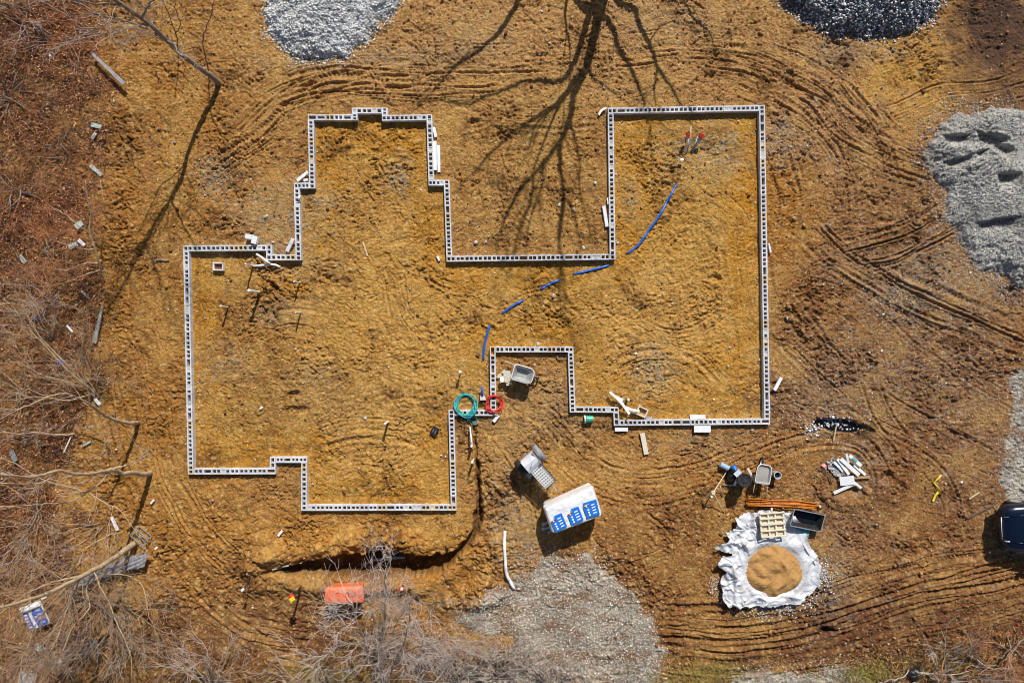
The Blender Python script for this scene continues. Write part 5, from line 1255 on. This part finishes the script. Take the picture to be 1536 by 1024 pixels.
# water in the pit
x, y = P(1258, 638); o = MB(); 
o.loft([[(1.25 * math.cos(a), .48 * math.sin(a), 0) for a in np.linspace(0, 2 * PI, 41)[:-1]], [(.02 * math.cos(a), .02 * math.sin(a), 0) for a in np.linspace(0, 2 * PI, 41)[:-1]]], False, True)
pz = float(gz(x, y)); o = o.build('water', M['water'], loc=(x, y, pz + .07)); tag(o, kind='structure')
q = [(random.gauss(1255, 17), random.gauss(637, 4.5)) for _ in range(60)] + [(random.gauss(1246, 12), 628 + random.gauss(0, 1.5)) for _ in range(30)] + [(random.gauss(1222, 7), random.gauss(644, 4)) for _ in range(40)]
q = np.array([P(*p) for p in q]); zz = np.maximum(gz(q[:, 0], q[:, 1]), pz + .07)
st = stones('pit_gravel', np.stack([q[:, 0], q[:, 1], zz + .01], -1), rng.uniform(.03, .12, len(q)), pick([srgb(220, 220, 226), srgb(170, 176, 190), srgb(236, 236, 240), srgb(120, 124, 136)], len(q)), flat=.5); st['kind'] = 'stuff'

# individual white rocks
RK = [('white rock beside the tall twigs left of the lower trunk', (81, 708), .22), ('pair of white rocks in the lower left leaves, larger one', (90, 992), .22), ('small white rock right of the pair in the lower left leaves', (96, 997), .12), ('small white rock below the teal tub, lower left', (73, 1007), .12), ('small white rock near the lower left corner', (22, 997), .12), ('white puck shaped stone against the inside of the lower wall', (662, 683), .17),
      ('small white stone just right of the puck shaped one', (668, 685), .11), ('pale rock on clay right of the upper left wing', (400, 325), .22), ('grey rock inside the courtyard near its left wall', (714, 364), .20),
      ('white rock just above the courtyard bottom wall, left side', (729, 363), .15), ('white rock below the short blue pipe stretch', (830, 443), .22), ('pale rock right of the courtyard wall foot, inside the wing', (927, 364), .17), ('white rock in the courtyard near its right wall', (893, 275), .17),
      ('white rock at the centre of the courtyard', (860, 314), .15), ('white rock near the courtyard bottom right corner', (875, 371), .19), ('grey flat rock in the big tree shadow', (839, 308), .20), ('white rock above the porch notch wall', (807, 515), .17), ('white rock inside the porch notch, right side', (802, 547), .15),
      ('grey block on the right wing floor', (1009, 455), .14), ('grey rock on the soil below the flat grey stub', (548, 627), .2), ('white pebble at mid left edge of the yard', (444, 523), .12), ('white rock at the gravel edge near the water hole', (1092, 549), .15), ('grey stone by the white capped stake', (392, 612), .2), ('white stone left of the carton', (751, 552), .13),
      ('small bright pebble in the upper left clearing', (171, 152), .12), ('pale pebble below the thin plank, upper left', (77, 86), .18), ('white rock at the top of the tree shadow', (812, 17), .16), ('white pebble left of the courtyard bottom left corner', (687, 385), .14)]
for lab, q, s_ in RK:
    x, y, z = G(*q); o = stones('rock', np.array([[0, 0, 0.]]), np.array([s_]), np.array([srgb(214, 210, 202)]) * random.uniform(.75, 1.05), flat=.7); o.location = (x, y, z + s_ * .15); o.modifiers.new('s', 'SUBSURF').levels = 1
    o['label'] = lab; o['category'] = 'rock'; o['group'] = 'larger pale rocks lying about the site'

# ------------------------------------------------------------------ CAR
def car():
    x, y = P(1503, 792, .7); t = thing('parked_car', 'dark navy car nosing in from the right edge', 'car', (x, y, .02), R(3)); t.scale = (.92, .90, .95)
    def ring(X0, hw_, z0, z1, n=24):
        out = []
        for k in range(n):
            a = 2 * PI * k / n + PI / n; c, s_ = math.cos(a), math.sin(a); e = .42
            out.append((X0, hw_ * math.copysign(abs(c) ** e, c), (z0 + z1) / 2 + (z1 - z0) / 2 * math.copysign(abs(s_) ** .55, s_)))
        return out
    sts = [(0.0, .42, .48, .66), (.03, .62, .40, .76), (.10, .76, .34, .84), (.22, .86, .30, .90), (.45, .92, .27, .96), (.9, .95, .26, 1.02), (1.25, .95, .26, 1.06), (2.2, .96, .26, 1.05), (3.6, .96, .26, 1.06), (4.3, .93, .30, 1.04), (4.55, .84, .40, .95), (4.62, .70, .5, .85)]
    MB().loft([ring(*s_) for s_ in sts], True, True).build('body', M['carpaint'], t, smooth=True)
    MB().loft([[(x0, -w, z), (x0, -w * .5, z + .02 * (z > 1.1)), (x0, 0, z + .03 * (z > 1.1)), (x0, w * .5, z + .02 * (z > 1.1)), (x0, w, z)] + [(x0, w, .98), (x0, -w, .98)] for x0, w, z in ((1.15, .80, 1.0), (1.55, .78, 1.28), (1.95, .72, 1.55), (3.6, .70, 1.58), (4.1, .70, 1.40), (4.4, .72, 1.0))], True, True).build('cabin_glass', M['glass'], t)
    MB().loft([[(x0, w * k, z + .035 * (1 - k * k)) for k in (-1, -.6, 0, .6, 1)] for x0, w, z in ((1.95, .66, 1.575), (2.3, .70, 1.60), (3.3, .70, 1.61), (3.8, .66, 1.57))], closed=False).build('roof', M['carpaint'], t, smooth=True).modifiers.new('s', 'SOLIDIFY').thickness = .03
    # bonnet creases
    for s_ in (-1, 1):
        MB().tube([(.16, s_ * .50, .90), (.6, s_ * .56, 1.005), (1.12, s_ * .62, 1.065)], .012, 6).build('bonnet_crease', M['carpaint'], t, smooth=True)
        MB().loft([[(.03 + .12 * abs(k), s_ * (.48 + .14 * k), .70), (.05 + .14 * abs(k), s_ * (.48 + .14 * k), .80), (.16 + .16 * abs(k), s_ * (.47 + .14 * k), .875)] for k in (0, 1, 2, 2.6)], closed=False).build('headlight', M['lens'], t, smooth=True).modifiers.new('s', 'SOLIDIFY').thickness = .02
        MB().box((1.45, s_ * 1.03, 1.08), (.12, .20, .13), ch=.04).build('mirror', M['carpaint'], t)
        for wx_ in (.88, 3.65):
            w = MB(); w.tube([(wx_, s_ * .74, .33), (wx_, s_ * .76, .33), (wx_, s_ * .95, .33), (wx_, s_ * .97, .33)], [.29, .33, .33, .29], 26); wh = w.build('wheel', M['rubber'], t); MB().tube([(wx_, s_ * .971, .33), (wx_, s_ * .98, .33)], [.2, .18], 16).build('rim', M['steel'], wh)
    MB().box((.02, 0, .60), (.06, .9, .16), ch=.02).build('grille', M['black'], t)
    MB().tube([(-.005, -.45, .71), (-.02, 0, .72), (-.005, .45, .71)], .016, 6).build('grille_trim', M['chrome'], t, smooth=True)
    MB().box((.06, 0, .38), (.12, 1.3, .14), ch=.03).build('bumper', M['black'], t)
    for s_ in (-1, 1): MB().tube([(1.14, s_ * .1, 1.07), (1.40, s_ * .1 + .45, 1.20)], .012, 5).build('wiper', M['rubber'], t)
car()

# ------------------------------------------------------------------ TREES AND BRUSH
class Twigs:
    """bundles of thin tapering twigs, six points each, built in one numpy go"""
    def __init__(s): s.p = []; s.r = []
    def add(s, p, r0, r1): s.p.append(p); s.r.append(np.linspace(r0, r1, len(p)))
    def build(s, name, material, parent=None):
        if not s.p: return None
        Pn = np.array(s.p); Rn = np.array(s.r)[..., None]; n, m, _ = Pn.shape
        T = np.gradient(Pn, axis=1); T /= np.linalg.norm(T, axis=2, keepdims=True) + 1e-9
        A = np.cross(T, np.array([0.13, 0.21, .97])); A /= np.linalg.norm(A, axis=2, keepdims=True) + 1e-9
        B = np.cross(T, A)
        rings = [Pn + Rn * (A * math.cos(q) + B * math.sin(q)) for q in (0, 2 * PI / 3, 4 * PI / 3)]
        Vv = np.stack(rings, 2).reshape(-1, 3)
        k = np.arange(m - 1)[:, None]; q = np.arange(3)[None]
        base = np.stack([k * 3 + q, k * 3 + (q + 1) % 3, (k + 1) * 3 + (q + 1) % 3, (k + 1) * 3 + q], -1).reshape(-1, 4)
        Fv = (base[None] + (np.arange(n) * m * 3)[:, None, None]).reshape(-1, 4)
        return link_mesh(name, Vv, Fv, material, parent, smooth=True)
def unit(v): return v / (np.linalg.norm(v) + 1e-9)
def grow(tw, p, d, L, r, lvl, kink=.22, up=.10, nch=4, spread=.75, shrink=.62, floor=True):
    pts = [p]; q = p.copy(); dd = d.copy(); n = 5
    for k in range(n):
        dd = unit(dd + rng.normal(0, kink, 3) + np.array([0, 0, up])); q = q + dd * L / n
        if floor:
            gh = .05
            if q[2] < gh: q[2] = gh + .02; dd[2] = abs(dd[2])
        pts.append(q.copy())
    pts = np.array(pts); tw.add(pts, r, r * .55 if lvl > 0 else max(r * .35, .004))
    if lvl <= 0: return
    for c in range(nch):
        f = rng.uniform(.25, 1.0) * n; i = min(int(f), n - 1); a = pts[i] + (pts[i + 1] - pts[i]) * (f - i)
        t = unit(pts[i + 1] - pts[i]); side = unit(np.cross(t, rng.normal(0, 1, 3)))
        grow(tw, a, unit(t * .8 + side * spread * rng.uniform(.6, 1.3)), L * shrink * rng.uniform(.6, 1.2), max(r * .55, .006), lvl - 1, kink, up, nch, spread, shrink, floor)
    grow(tw, pts[-1], dd, L * shrink, max(r * .55, .006), lvl - 1, kink, up, nch, spread, shrink, floor)

def tree(name, label, cat, limbs, barkm, twigm, tw_per_m=1.6, tl=1.1, tr=.014, lvl=2, nch=3, f0=.25, base=None, group=None, up=.10, spread=.75, kink=.2, world=False, twig_from=None):
    """limbs: list of (points, r0, r1); points are (x, y, z) with x, y read off the picture"""
    L3 = []
    for pts, r0, r1 in limbs:
        w = catmull([(q if world else (*P(q[0], q[1], q[2]), q[2])) for q in pts], 5); L3.append((w, r0, r1))
    b = Vector(L3[0][0][0]); g0 = float(gz(b.x, b.y)) if abs(b.x) < 20 and abs(b.y) < 14 else 0
    t = thing(name, label, cat, (b.x, b.y, g0), 0, group); off = np.array([b.x, b.y, 0.0])
    tw = Twigs()
    for i, (w, r0, r1) in enumerate(L3):
        n = len(w); rr = [(r0 + (r1 - r0) * (k / (n - 1)) ** .8) * random.uniform(.93, 1.07) for k in range(n)]
        w2 = w - off + rng.normal(0, .012, w.shape)
        MB().tube([tuple(q) for q in w2], rr, 10 if r0 > .05 else 6).build('trunk' if i == 0 else 'limb', barkm, t, smooth=True)
        seg = np.linalg.norm(np.diff(w2, axis=0), axis=1); Lt = seg.sum(); cnt = int(Lt * tw_per_m)
        for c in range(cnt):
            f = rng.uniform(f0 if i == 0 else .12, 1) * (n - 1); k = min(int(f), n - 2); a = w2[k] + (w2[k + 1] - w2[k]) * (f - k)
            tg = unit(w2[k + 1] - w2[k]); side = unit(np.cross(tg, rng.normal(0, 1, 3)))
            grow(tw, a, unit(tg * .7 + side * spread), tl * rng.uniform(.5, 1.2), tr, lvl, kink, up, nch, spread)
        grow(tw, w2[-1], unit(w2[-1] - w2[-2]), tl, max(tr, r1 * .8), lvl, kink, up, nch, spread)
    tw.build('crown', twigm, t)
    return t

# slim tree, upper left: foot on the bare clearing, crown reaching over the brush
tree('bare_tree', 'bare slim tree rooted in the upper left clearing with a long shadow', 'tree',
     [([(328, 126, -.1), (321, 118, .4), (298, 101, 1.25), (275, 84, 2.1), (255, 66, 2.9), (235, 46, 3.8), (190, 12, 4.9), (140, -20, 6.1), (90, -55, 7.2), (46, -86, 8.0)], .11, .04),
      ([(235, 45, 3.7), (222, 38, 4.1), (200, 35, 4.6), (172, 28, 5.2), (140, 22, 5.7), (100, 22, 6.2)], .045, .015),
      ([(255, 66, 2.9), (235, 55, 3.4), (200, 42, 3.9), (175, 45, 4.4), (150, 52, 4.8)], .03, .012),
      ([(212, 28, 4.4), (222, 8, 5.2), (240, -15, 6.2), (230, -50, 7.2)], .04, .014),
      ([(188, 10, 5.0), (150, 5, 5.6), (110, 0, 6.3), (60, -8, 7.0)], .035, .012), ([(140, -20, 6.1), (150, -50, 7.2), (140, -85, 8.2)], .035, .012)],
     M['bark'], M['greytwig'], 1.5, 1.5, .015, 2, 3, .45)
tree('bare_sapling', 'thin dark sapling just right of the slim tree trunk, upper left', 'sapling',
     [([(313, 107, .0), (310, 92, .6), (304, 68, 1.5), (307, 50, 2.1), (316, 24, 3.0), (321, 0, 3.8)], .028, .012)], M['darkbark'], M['darkbark'], .8, .6, .009, 1, 2, .3, up=.15)
tree('bare_sapling', 'thin dark forked sapling crossing the middle of the slim tree trunk', 'sapling',
     [([(266, 68, .0), (262, 50, .6), (256, 30, 1.3), (246, 8, 2.0), (240, -6, 2.5)], .025, .010), ([(262, 50, .6), (269, 35, 1.1), (262, 10, 1.7), (265, -8, 2.1)], .02, .008)],
     M['darkbark'], M['darkbark'], .6, .5, .008, 1, 2, .3, up=.15)
# brush along the left
tree('brush_bush', 'rusty red bush with one long pale stem at the left edge of the clearing', 'bush',
     [([(154, 424, 0), (150, 400, .5), (143, 375, .9), (135, 350, 1.2), (136, 322, 1.4), (131, 300, 1.6), (128, 270, 1.9)], .045, .018),
      ([(135, 350, 1.2), (118, 338, 1.5), (98, 322, 1.7), (75, 310, 1.9)], .022, .01), ([(136, 322, 1.4), (148, 312, 1.5), (156, 308, 1.6), (150, 270, 1.8)], .022, .01),
      ([(150, 395, .5), (125, 395, .8), (100, 405, 1.0), (75, 402, 1.2)], .03, .012), ([(143, 375, .9), (115, 372, 1.2), (85, 362, 1.4)], .025, .01), ([(150, 405, .5), (120, 415, .8), (95, 425, .9), (62, 430, 1.)], .026, .01)],
     M['palebark'], M['redtwig'], 3.4, .8, .010, 2, 3, .15, up=.02)
tree('brush_bush', 'dense tan bush spreading up to the left from a split stump, mid left', 'bush',
     [([(148, 596, 0), (140, 586, .25), (120, 570, .6), (95, 548, 1.0), (70, 520, 1.4), (45, 495, 1.8)], .06, .015), ([(145, 590, .2), (128, 560, .7), (122, 530, 1.2), (128, 500, 1.6)], .035, .012),
      ([(140, 586, .25), (100, 572, .7), (60, 560, 1.1), (25, 540, 1.5)], .035, .012), ([(132, 578, .4), (100, 545, .9), (60, 505, 1.3), (40, 470, 1.6)], .03, .012), ([(140, 590, .2), (105, 600, .5), (60, 595, .8), (20, 600, 1.)], .03, .01),
      ([(146, 588, .2), (145, 560, .6), (133, 535, 1.0), (135, 500, 1.4)], .028, .01), ([(150, 590, .15), (163, 580, .4), (168, 570, .6)], .02, .01)],
     M['palebark'], M['tantwig'], 3.2, 1.0, .011, 2, 3, .1, up=.03, spread=.6)
tree('leaning_tree', 'crooked short trunk leaning left out of the bank below the split stump', 'tree',
     [([(208, 634, -.1), (198, 634, .5), (180, 632, 1.2), (165, 626, 1.8), (148, 616, 2.5), (136, 606, 3.0), (122, 598, 3.5)], .085, .03), ([(122, 598, 3.5), (95, 590, 4.0), (60, 600, 4.6), (20, 618, 5.2)], .03, .012), ([(136, 606, 3.0), (132, 580, 3.4), (120, 555, 3.8)], .026, .01)],
     M['palebark'], M['twig'], 1.2, 1.0, .011, 2, 2, .5)
tree('bare_tree', 'pale knotty tree stretching left from its foot beside the lower west wall', 'tree',
     [([(227, 709, -.1), (214, 711, .6), (197, 709, 1.4), (185, 711, 1.9), (172, 706, 2.4), (150, 708, 3.3), (118, 712, 4.3), (85, 706, 5.2), (50, 716, 6.2), (0, 712, 7.5)], .10, .03),
      ([(172, 706, 2.4), (160, 704, 2.6), (180, 700, 2.4), (188, 698, 2.5)], .05, .03), ([(160, 707, 2.9), (152, 722, 3.2), (130, 738, 3.6), (105, 752, 4.2), (60, 756, 5.0), (0, 760, 6.)], .035, .014),
      ([(130, 738, 3.6), (100, 730, 4.), (60, 718, 4.6), (20, 695, 5.2), (-20, 680, 5.8)], .03, .012), ([(130, 738, 3.6), (150, 750, 3.5), (178, 765, 3.6), (190, 778, 3.8)], .022, .01), ([(85, 706, 5.2), (60, 725, 5.6), (0, 724, 6.6)], .025, .01)],
     M['palebark'], M['twig'], 1.0, 1.1, .012, 2, 2, .35)
tree('bare_tree', 'thick pale leaning log of a tree pointing down left beside the grey sheet', 'tree',
     [([(201, 815, .1), (190, 823, .6), (172, 836, 1.3), (150, 849, 2.1), (125, 862, 2.9), (95, 878, 3.8), (60, 893, 4.8), (20, 905, 5.8), (-30, 912, 6.8)], .115, .04),
      ([(125, 862, 2.9), (80, 872, 3.6), (40, 890, 4.4), (0, 920, 5.2)], .04, .015), ([(185, 812, .3), (172, 800, .7), (150, 810, 1.), (128, 822, 1.4), (118, 845, 1.8), (90, 868, 2.2)], .03, .016),
      ([(150, 849, 2.1), (130, 880, 2.6), (135, 910, 3.0), (110, 940, 3.5), (95, 975, 4)], .035, .012), ([(140, 855, 2.4), (160, 895, 2.7), (180, 940, 3.1), (198, 985, 3.6)], .03, .01), ([(125, 862, 2.9), (100, 915, 3.3), (85, 960, 3.8), (60, 1000, 4.4)], .03, .01),
      ([(150, 860, 1.4), (190, 862, 1.9), (215, 880, 2.3), (222, 915, 2.7)], .026, .01), ([(110, 870, 2.), (60, 925, 2.5), (40, 975, 3.), (20, 1020, 3.3)], .028, .01)],
     M['palebark'], M['tantwig'], 3.6, 1.25, .013, 2, 3, .25, up=.02)
tree('brush_bush', 'thin wiry bush along the left edge above the pale knotty tree', 'bush',
     [([(40, 668, 0), (20, 660, .5), (0, 655, 1.), (-20, 650, 1.4)], .03, .012), ([(40, 668, 0), (60, 655, .5), (70, 645, .9)], .02, .01), ([(130, 655, 0), (150, 650, .4), (170, 648, .6)], .02, .01)], M['bark'], M['twig'], 3, .6, .009, 2, 3, .1)
tree('fallen_branch', 'long yellowish branch lying across the leaves, mid left', 'branch',
     [([(112, 650, .12), (90, 652, .16), (60, 649, .2), (30, 650, .22), (0, 647, .25), (-20, 646, .25)], .035, .02)], M['palebark'], M['tantwig'], .3, .5, .008, 0, 1, .2, up=0)
tree('fallen_branch', 'thin dark branch curving over the leaves below the rusty bush', 'branch',
     [([(0, 426, .2), (50, 430, .25), (70, 447, .25), (100, 458, .2), (135, 470, .1)], .024, .014)], M['bark'], M['bark'], .2, .4, .007, 0, 1, .2, up=0)
def bush(label, cx, cy, n, r, h, m, seed, L=1.0, bark='bark', lvl=2, nch=3, az=None, tr=.010, name='brush_bush', cat='bush'):
    x, y = P(cx, cy); g0 = float(gz(x, y)) if abs(x) < 20 and abs(y) < 14 else 0
    t = thing(name, label, cat, (x, y, g0)); st = MB(); tw = Twigs()
    for k in range(n):
        a = rng.uniform(0, 2 * PI) if az is None else math.radians(rng.normal(az[0], az[1])); lean = rng.uniform(.3, 1.0)
        p = np.array([rng.normal(0, r * .25), rng.normal(0, r * .25), 0.]); d = unit(np.array([math.cos(a) * lean, math.sin(a) * lean, rng.uniform(.35, .9) * h]))
        mid = p + d * L * .8
        st.tube([tuple(p - d * .1), tuple(p + d * L * .4 + rng.normal(0, .03, 3)), tuple(mid)], [tr * 2.4, tr * 2, tr * 1.5], 6)
        grow(tw, mid, d, L, tr * 1.3, lvl, .2, .06, nch, .6)
    st.build('stems', M[bark], t, smooth=True); tw.build('crown', M[m], t); return t
for lab, cx, cy, n, r, h, m, L, az in [
        ('rusty bush in the upper left corner beside the dark leaves', 70, 60, 9, .8, .5, 'redtwig', .8, None), ('low reddish bush above the fallen plank, upper left', 115, 100, 8, .5, .4, 'redtwig', .55, None),
        ('wiry red bush below the small whitish panel, upper left', 100, 225, 8, .7, .4, 'redtwig', .6, None), ('dense red brown bush at the left edge, third of the way down', 30, 290, 10, .8, .5, 'redtwig', .8, None),
        ('rust coloured bush low behind the green rags', 70, 380, 10, .8, .4, 'redtwig', .7, None), ('pale brown bush at the left edge under the rust coloured ones', 40, 470, 9, .7, .5, 'twig', .8, (80, 60)),
        ('pale tufted brush beside the tiny blue wrapper', 85, 505, 8, .5, .6, 'twig', .8, (95, 45)), ('light brown brush at the left edge above the wiry bush', 25, 585, 9, .7, .5, 'tantwig', .8, None),
        ('thin brush at the left edge between the knotty tree and the leaning log', 35, 800, 8, .8, .5, 'twig', .8, None), ('thin pink grey brush above the crate frame', 150, 790, 6, .6, .5, 'twig', .7, None),
        ('pale splayed heap of cut branches between the leaning log and the blue sack', 118, 893, 22, 1.0, .45, 'twig', 1.3, (-20, 60)), ('grey tangle of brush below the grey sheet', 175, 905, 14, .8, .45, 'greytwig', 1.1, (-50, 55)),
        ('grey brown brush at the very top left edge', 25, 20, 12, .9, .5, 'greytwig', .9, None), ('brown brush just under the top left corner', 20, 150, 12, .9, .5, 'redtwig', .9, None), ('tan brush at the left edge just below the pale knotty tree', 60, 770, 12, .9, .5, 'tantwig', 1., None), ('brush tangle in the lower left corner', 40, 985, 12, .8, .5, 'tantwig', 1.0, None), ('brush tangle right of the teal tub, lower left', 140, 960, 8, .8, .5, 'twig', .9, None)]:
    bush(lab, cx, cy, n, r, h, m, 0, L, az=az)
# bottom edge
tree('bare_tree', 'bare grey tree fanning upwards from the bottom edge under the orange bin', 'tree',
     [([(578, 1085, 0), (577, 1050, .7), (574, 1015, 1.4), (570, 985, 1.9), (572, 955, 2.3), (577, 925, 2.7), (578, 890, 3.1), (577, 855, 3.5)], .12, .022),
      ([(576, 1030, 1.1), (560, 1000, 1.6), (552, 975, 2.0), (545, 955, 2.3), (535, 930, 2.7), (528, 905, 3.0)], .06, .02), ([(575, 1040, .9), (586, 1010, 1.4), (592, 990, 1.8), (603, 970, 2.2), (612, 940, 2.6), (615, 905, 3.)], .055, .02),
      ([(552, 975, 2.0), (530, 965, 2.4), (505, 970, 2.8), (480, 990, 3.1), (464, 1010, 3.3)], .03, .012), ([(592, 990, 1.8), (620, 972, 2.3), (645, 965, 2.7), (665, 960, 3.0)], .035, .012),
      ([(570, 985, 1.9), (585, 960, 2.3), (600, 925, 2.8), (622, 895, 3.2)], .03, .012), ([(545, 955, 2.3), (520, 940, 2.6), (500, 920, 3.0), (488, 900, 3.2)], .026, .01), ([(572, 955, 2.3), (560, 925, 2.7), (555, 900, 3.)], .03, .012)],
     M['bark'], M['greytwig'], 3.6, 1.0, .012, 2, 3, .2, up=.05, spread=.65)
for lab, cx, cy, n, h, m, L, az in [
        ('pinkish bare shrub at the bottom edge left of the fanning tree', 322, 1030, 22, .5, 'twig', 1.25, (90, 40)), ('dense pale thicket at the bottom edge right of the fanning tree', 680, 1030, 26, .5, 'greytwig', 1.5, (95, 45)),
        ('pale thicket on the gravel at the bottom, second right of the fanning tree', 755, 1015, 22, .5, 'twig', 1.3, (90, 50)), ('low twiggy shrub between the fanning tree and the pale thicket', 635, 1005, 16, .5, 'greytwig', 1.2, (90, 60)),
        ('rightmost pinkish thicket on the bottom gravel', 815, 1030, 17, .5, 'twig', 1.15, (85, 50)), ('small pinkish shrub on the bottom edge, left of the fanning tree roots', 470, 1035, 12, .5, 'twig', 1.1, (85, 50)),
        ('rusty shrub in the lower right corner brush', 1470, 1000, 12, .4, 'redtwig', .8, None), ('white twigged shrub at the bottom right edge', 1400, 1025, 13, .5, 'greytwig', 1.0, (70, 60)), ('orange brown shrub at the right of the bottom right brush', 1515, 975, 12, .4, 'redtwig', .8, None), ('small rusty tuft above the white twigs, bottom right', 1425, 985, 9, .4, 'redtwig', .6, None)]:
    bush(lab, cx, cy, n, .9, h, m, 0, L, az=az, tr=.013)
tree('fallen_branch', 'white bare branch lying from the stump to the right, bottom right', 'branch', [([(1378, 1008, .2), (1400, 1010, .25), (1425, 1012, .3), (1455, 1006, .3)], .03, .012)], M['twig'], M['greytwig'], 1.2, .5, .008, 1, 2, .2, up=0)
tree('fallen_branch', 'white bare branch lying from the stump to the left, bottom right', 'branch', [([(1364, 1004, .2), (1355, 1015, .25), (1335, 1020, .25), (1318, 1024, .2)], .026, .010)], M['twig'], M['greytwig'], 1.0, .5, .008, 1, 2, .2, up=0)
tree('fallen_branch', 'thin white curving branch in the lower right corner', 'branch', [([(1450, 980, .15), (1465, 988, .25), (1480, 1000, .3), (1510, 1002, .25)], .022, .010)], M['twig'], M['greytwig'], .8, .5, .008, 1, 2, .2, up=0)
lump('tree_stump', 'charred black stump between the white branches, bottom right', 'stump', (1372, 1011), (.55, .5), 'black', .3, .3, 6)

# big tree above the frame; only its shadow falls into view
EL, CAZ = 42.0, 1.0 / math.tan(R(42.0)); SD = np.array([-.26, -.966])
def SH(x, y, k=.95):
    w = np.array([(x - 768) * U, (512 - y) * U]); z = max(0.0, (y + 125) * U / (CAZ * .966) * k); q = w - SD * CAZ * z; return (q[0], q[1], z)
def sl_(pts, r0, r1, k=.95): return ([SH(x, y, k) for x, y in pts], r0, r1)
tree('big_tree', 'large bare tree beyond the top edge casting the forked shadow', 'tree',
     [sl_([(930, -125), (921, -80), (911, -40), (904, 0), (897, 25), (892, 50), (886, 75), (880, 100), (870, 120), (860, 145), (855, 178), (845, 203), (827, 230), (800, 262), (775, 292), (755, 335)], .25, .05),
      sl_([(916, -60), (898, -20), (888, 10), (880, 35), (874, 55), (866, 80), (857, 102), (846, 118), (825, 123), (792, 122), (765, 132), (735, 142), (700, 155), (660, 150)], .16, .03),
      sl_([(880, 100), (862, 120), (850, 140)], .12, .10), sl_([(850, 140), (830, 160), (800, 180), (768, 200), (730, 235), (695, 275)], .10, .03), sl_([(850, 140), (835, 165), (825, 190), (815, 215), (800, 252)], .07, .03),
      sl_([(855, -30), (870, 5), (900, 20), (918, 40), (930, 75), (948, 105), (960, 135), (968, 155)], .14, .05),
      sl_([(915, -20), (930, 5), (950, 15), (960, 40), (975, 70), (986, 100), (1003, 125), (1018, 152), (1035, 180)], .13, .03),
      sl_([(800, -40), (772, 12), (748, 48), (715, 78), (690, 92), (665, 118), (640, 148)], .11, .03), sl_([(850, 0), (848, 30), (856, 68)], .06, .04),
      sl_([(840, 215), (840, 250), (846, 300), (840, 360), (845, 420), (848, 462)], .09, .03), sl_([(855, 178), (862, 205), (870, 240), (870, 290), (885, 340)], .06, .02),
      sl_([(800, 262), (797, 300), (780, 340), (772, 372), (765, 410)], .06, .03), sl_([(815, 240), (812, 280), (795, 330), (790, 370)], .06, .03), sl_([(845, 300), (838, 350), (842, 400), (838, 445), (846, 480)], .07, .03), sl_([(846, 290), (860, 320), (868, 350), (872, 370)], .05, .02), sl_([(882, 100), (890, 115), (905, 128), (925, 142)], .06, .02), sl_([(986, 100), (982, 130), (985, 165), (1000, 195)], .04, .02),
      sl_([(1020, -30), (1030, 10), (1045, 30), (1065, 48), (1072, 75), (1085, 90)], .05, .02), sl_([(975, 62), (990, 40), (1010, 30)], .035, .015)],
     M['bark'], M['bark'], .75, 1.7, .022, 2, 2, .6, world=True, up=0)
# its neighbours throw thin shadows on the left
tree('big_tree', 'tall bare tree standing off the lower left, behind the knotty tree', 'tree',
     [([(222, 690, 0), (205, 702, .8), (180, 722, 1.8)], .04, .03)], M['bark'], M['greytwig'], .5, .6, .01, 1, 2) if False else None

# ------------------------------------------------------------------ LIGHT, SKY, CAMERA
w = bpy.data.worlds.new('World'); S.world = w; w.use_nodes = True; nt = w.node_tree
sky = nt.nodes.new('ShaderNodeTexSky'); sky.sky_type = 'NISHITA'; sky.sun_disc = False
sky.sun_elevation = R(42); sky.sun_rotation = math.atan2(.26, .966); sky.altitude = 100; sky.dust_density = 1.5
bg = nt.nodes['Background']; bg.inputs['Strength'].default_value = 0.062; nt.links.new(sky.outputs['Color'], bg.inputs['Color'])
sd = bpy.data.lights.new('sun', 'SUN'); sd.energy = 4.75; sd.angle = R(0.5); sd.color = (1.0, .965, .91)
so = bpy.data.objects.new('sun', sd); COL.objects.link(so)
sv = Vector((.26 * math.cos(R(42)), .966 * math.cos(R(42)), math.sin(R(42)))); so.rotation_euler = sv.to_track_quat('Z', 'Y').to_euler(); so.location = (0, 0, 40)
cd = bpy.data.cameras.new('camera'); cd.sensor_width = 36; cd.lens = 36 * HC / (1536 * U); cd.clip_end = 2000; cd.clip_start = .5
co = bpy.data.objects.new('camera', cd); COL.objects.link(co); co.location = (0, 0, HC); S.camera = co
S.cycles.filter_width = 1.0
S.view_settings.view_transform = 'Standard'; S.view_settings.look = 'None'; S.view_settings.exposure = 0.0; S.view_settings.gamma = 1.0
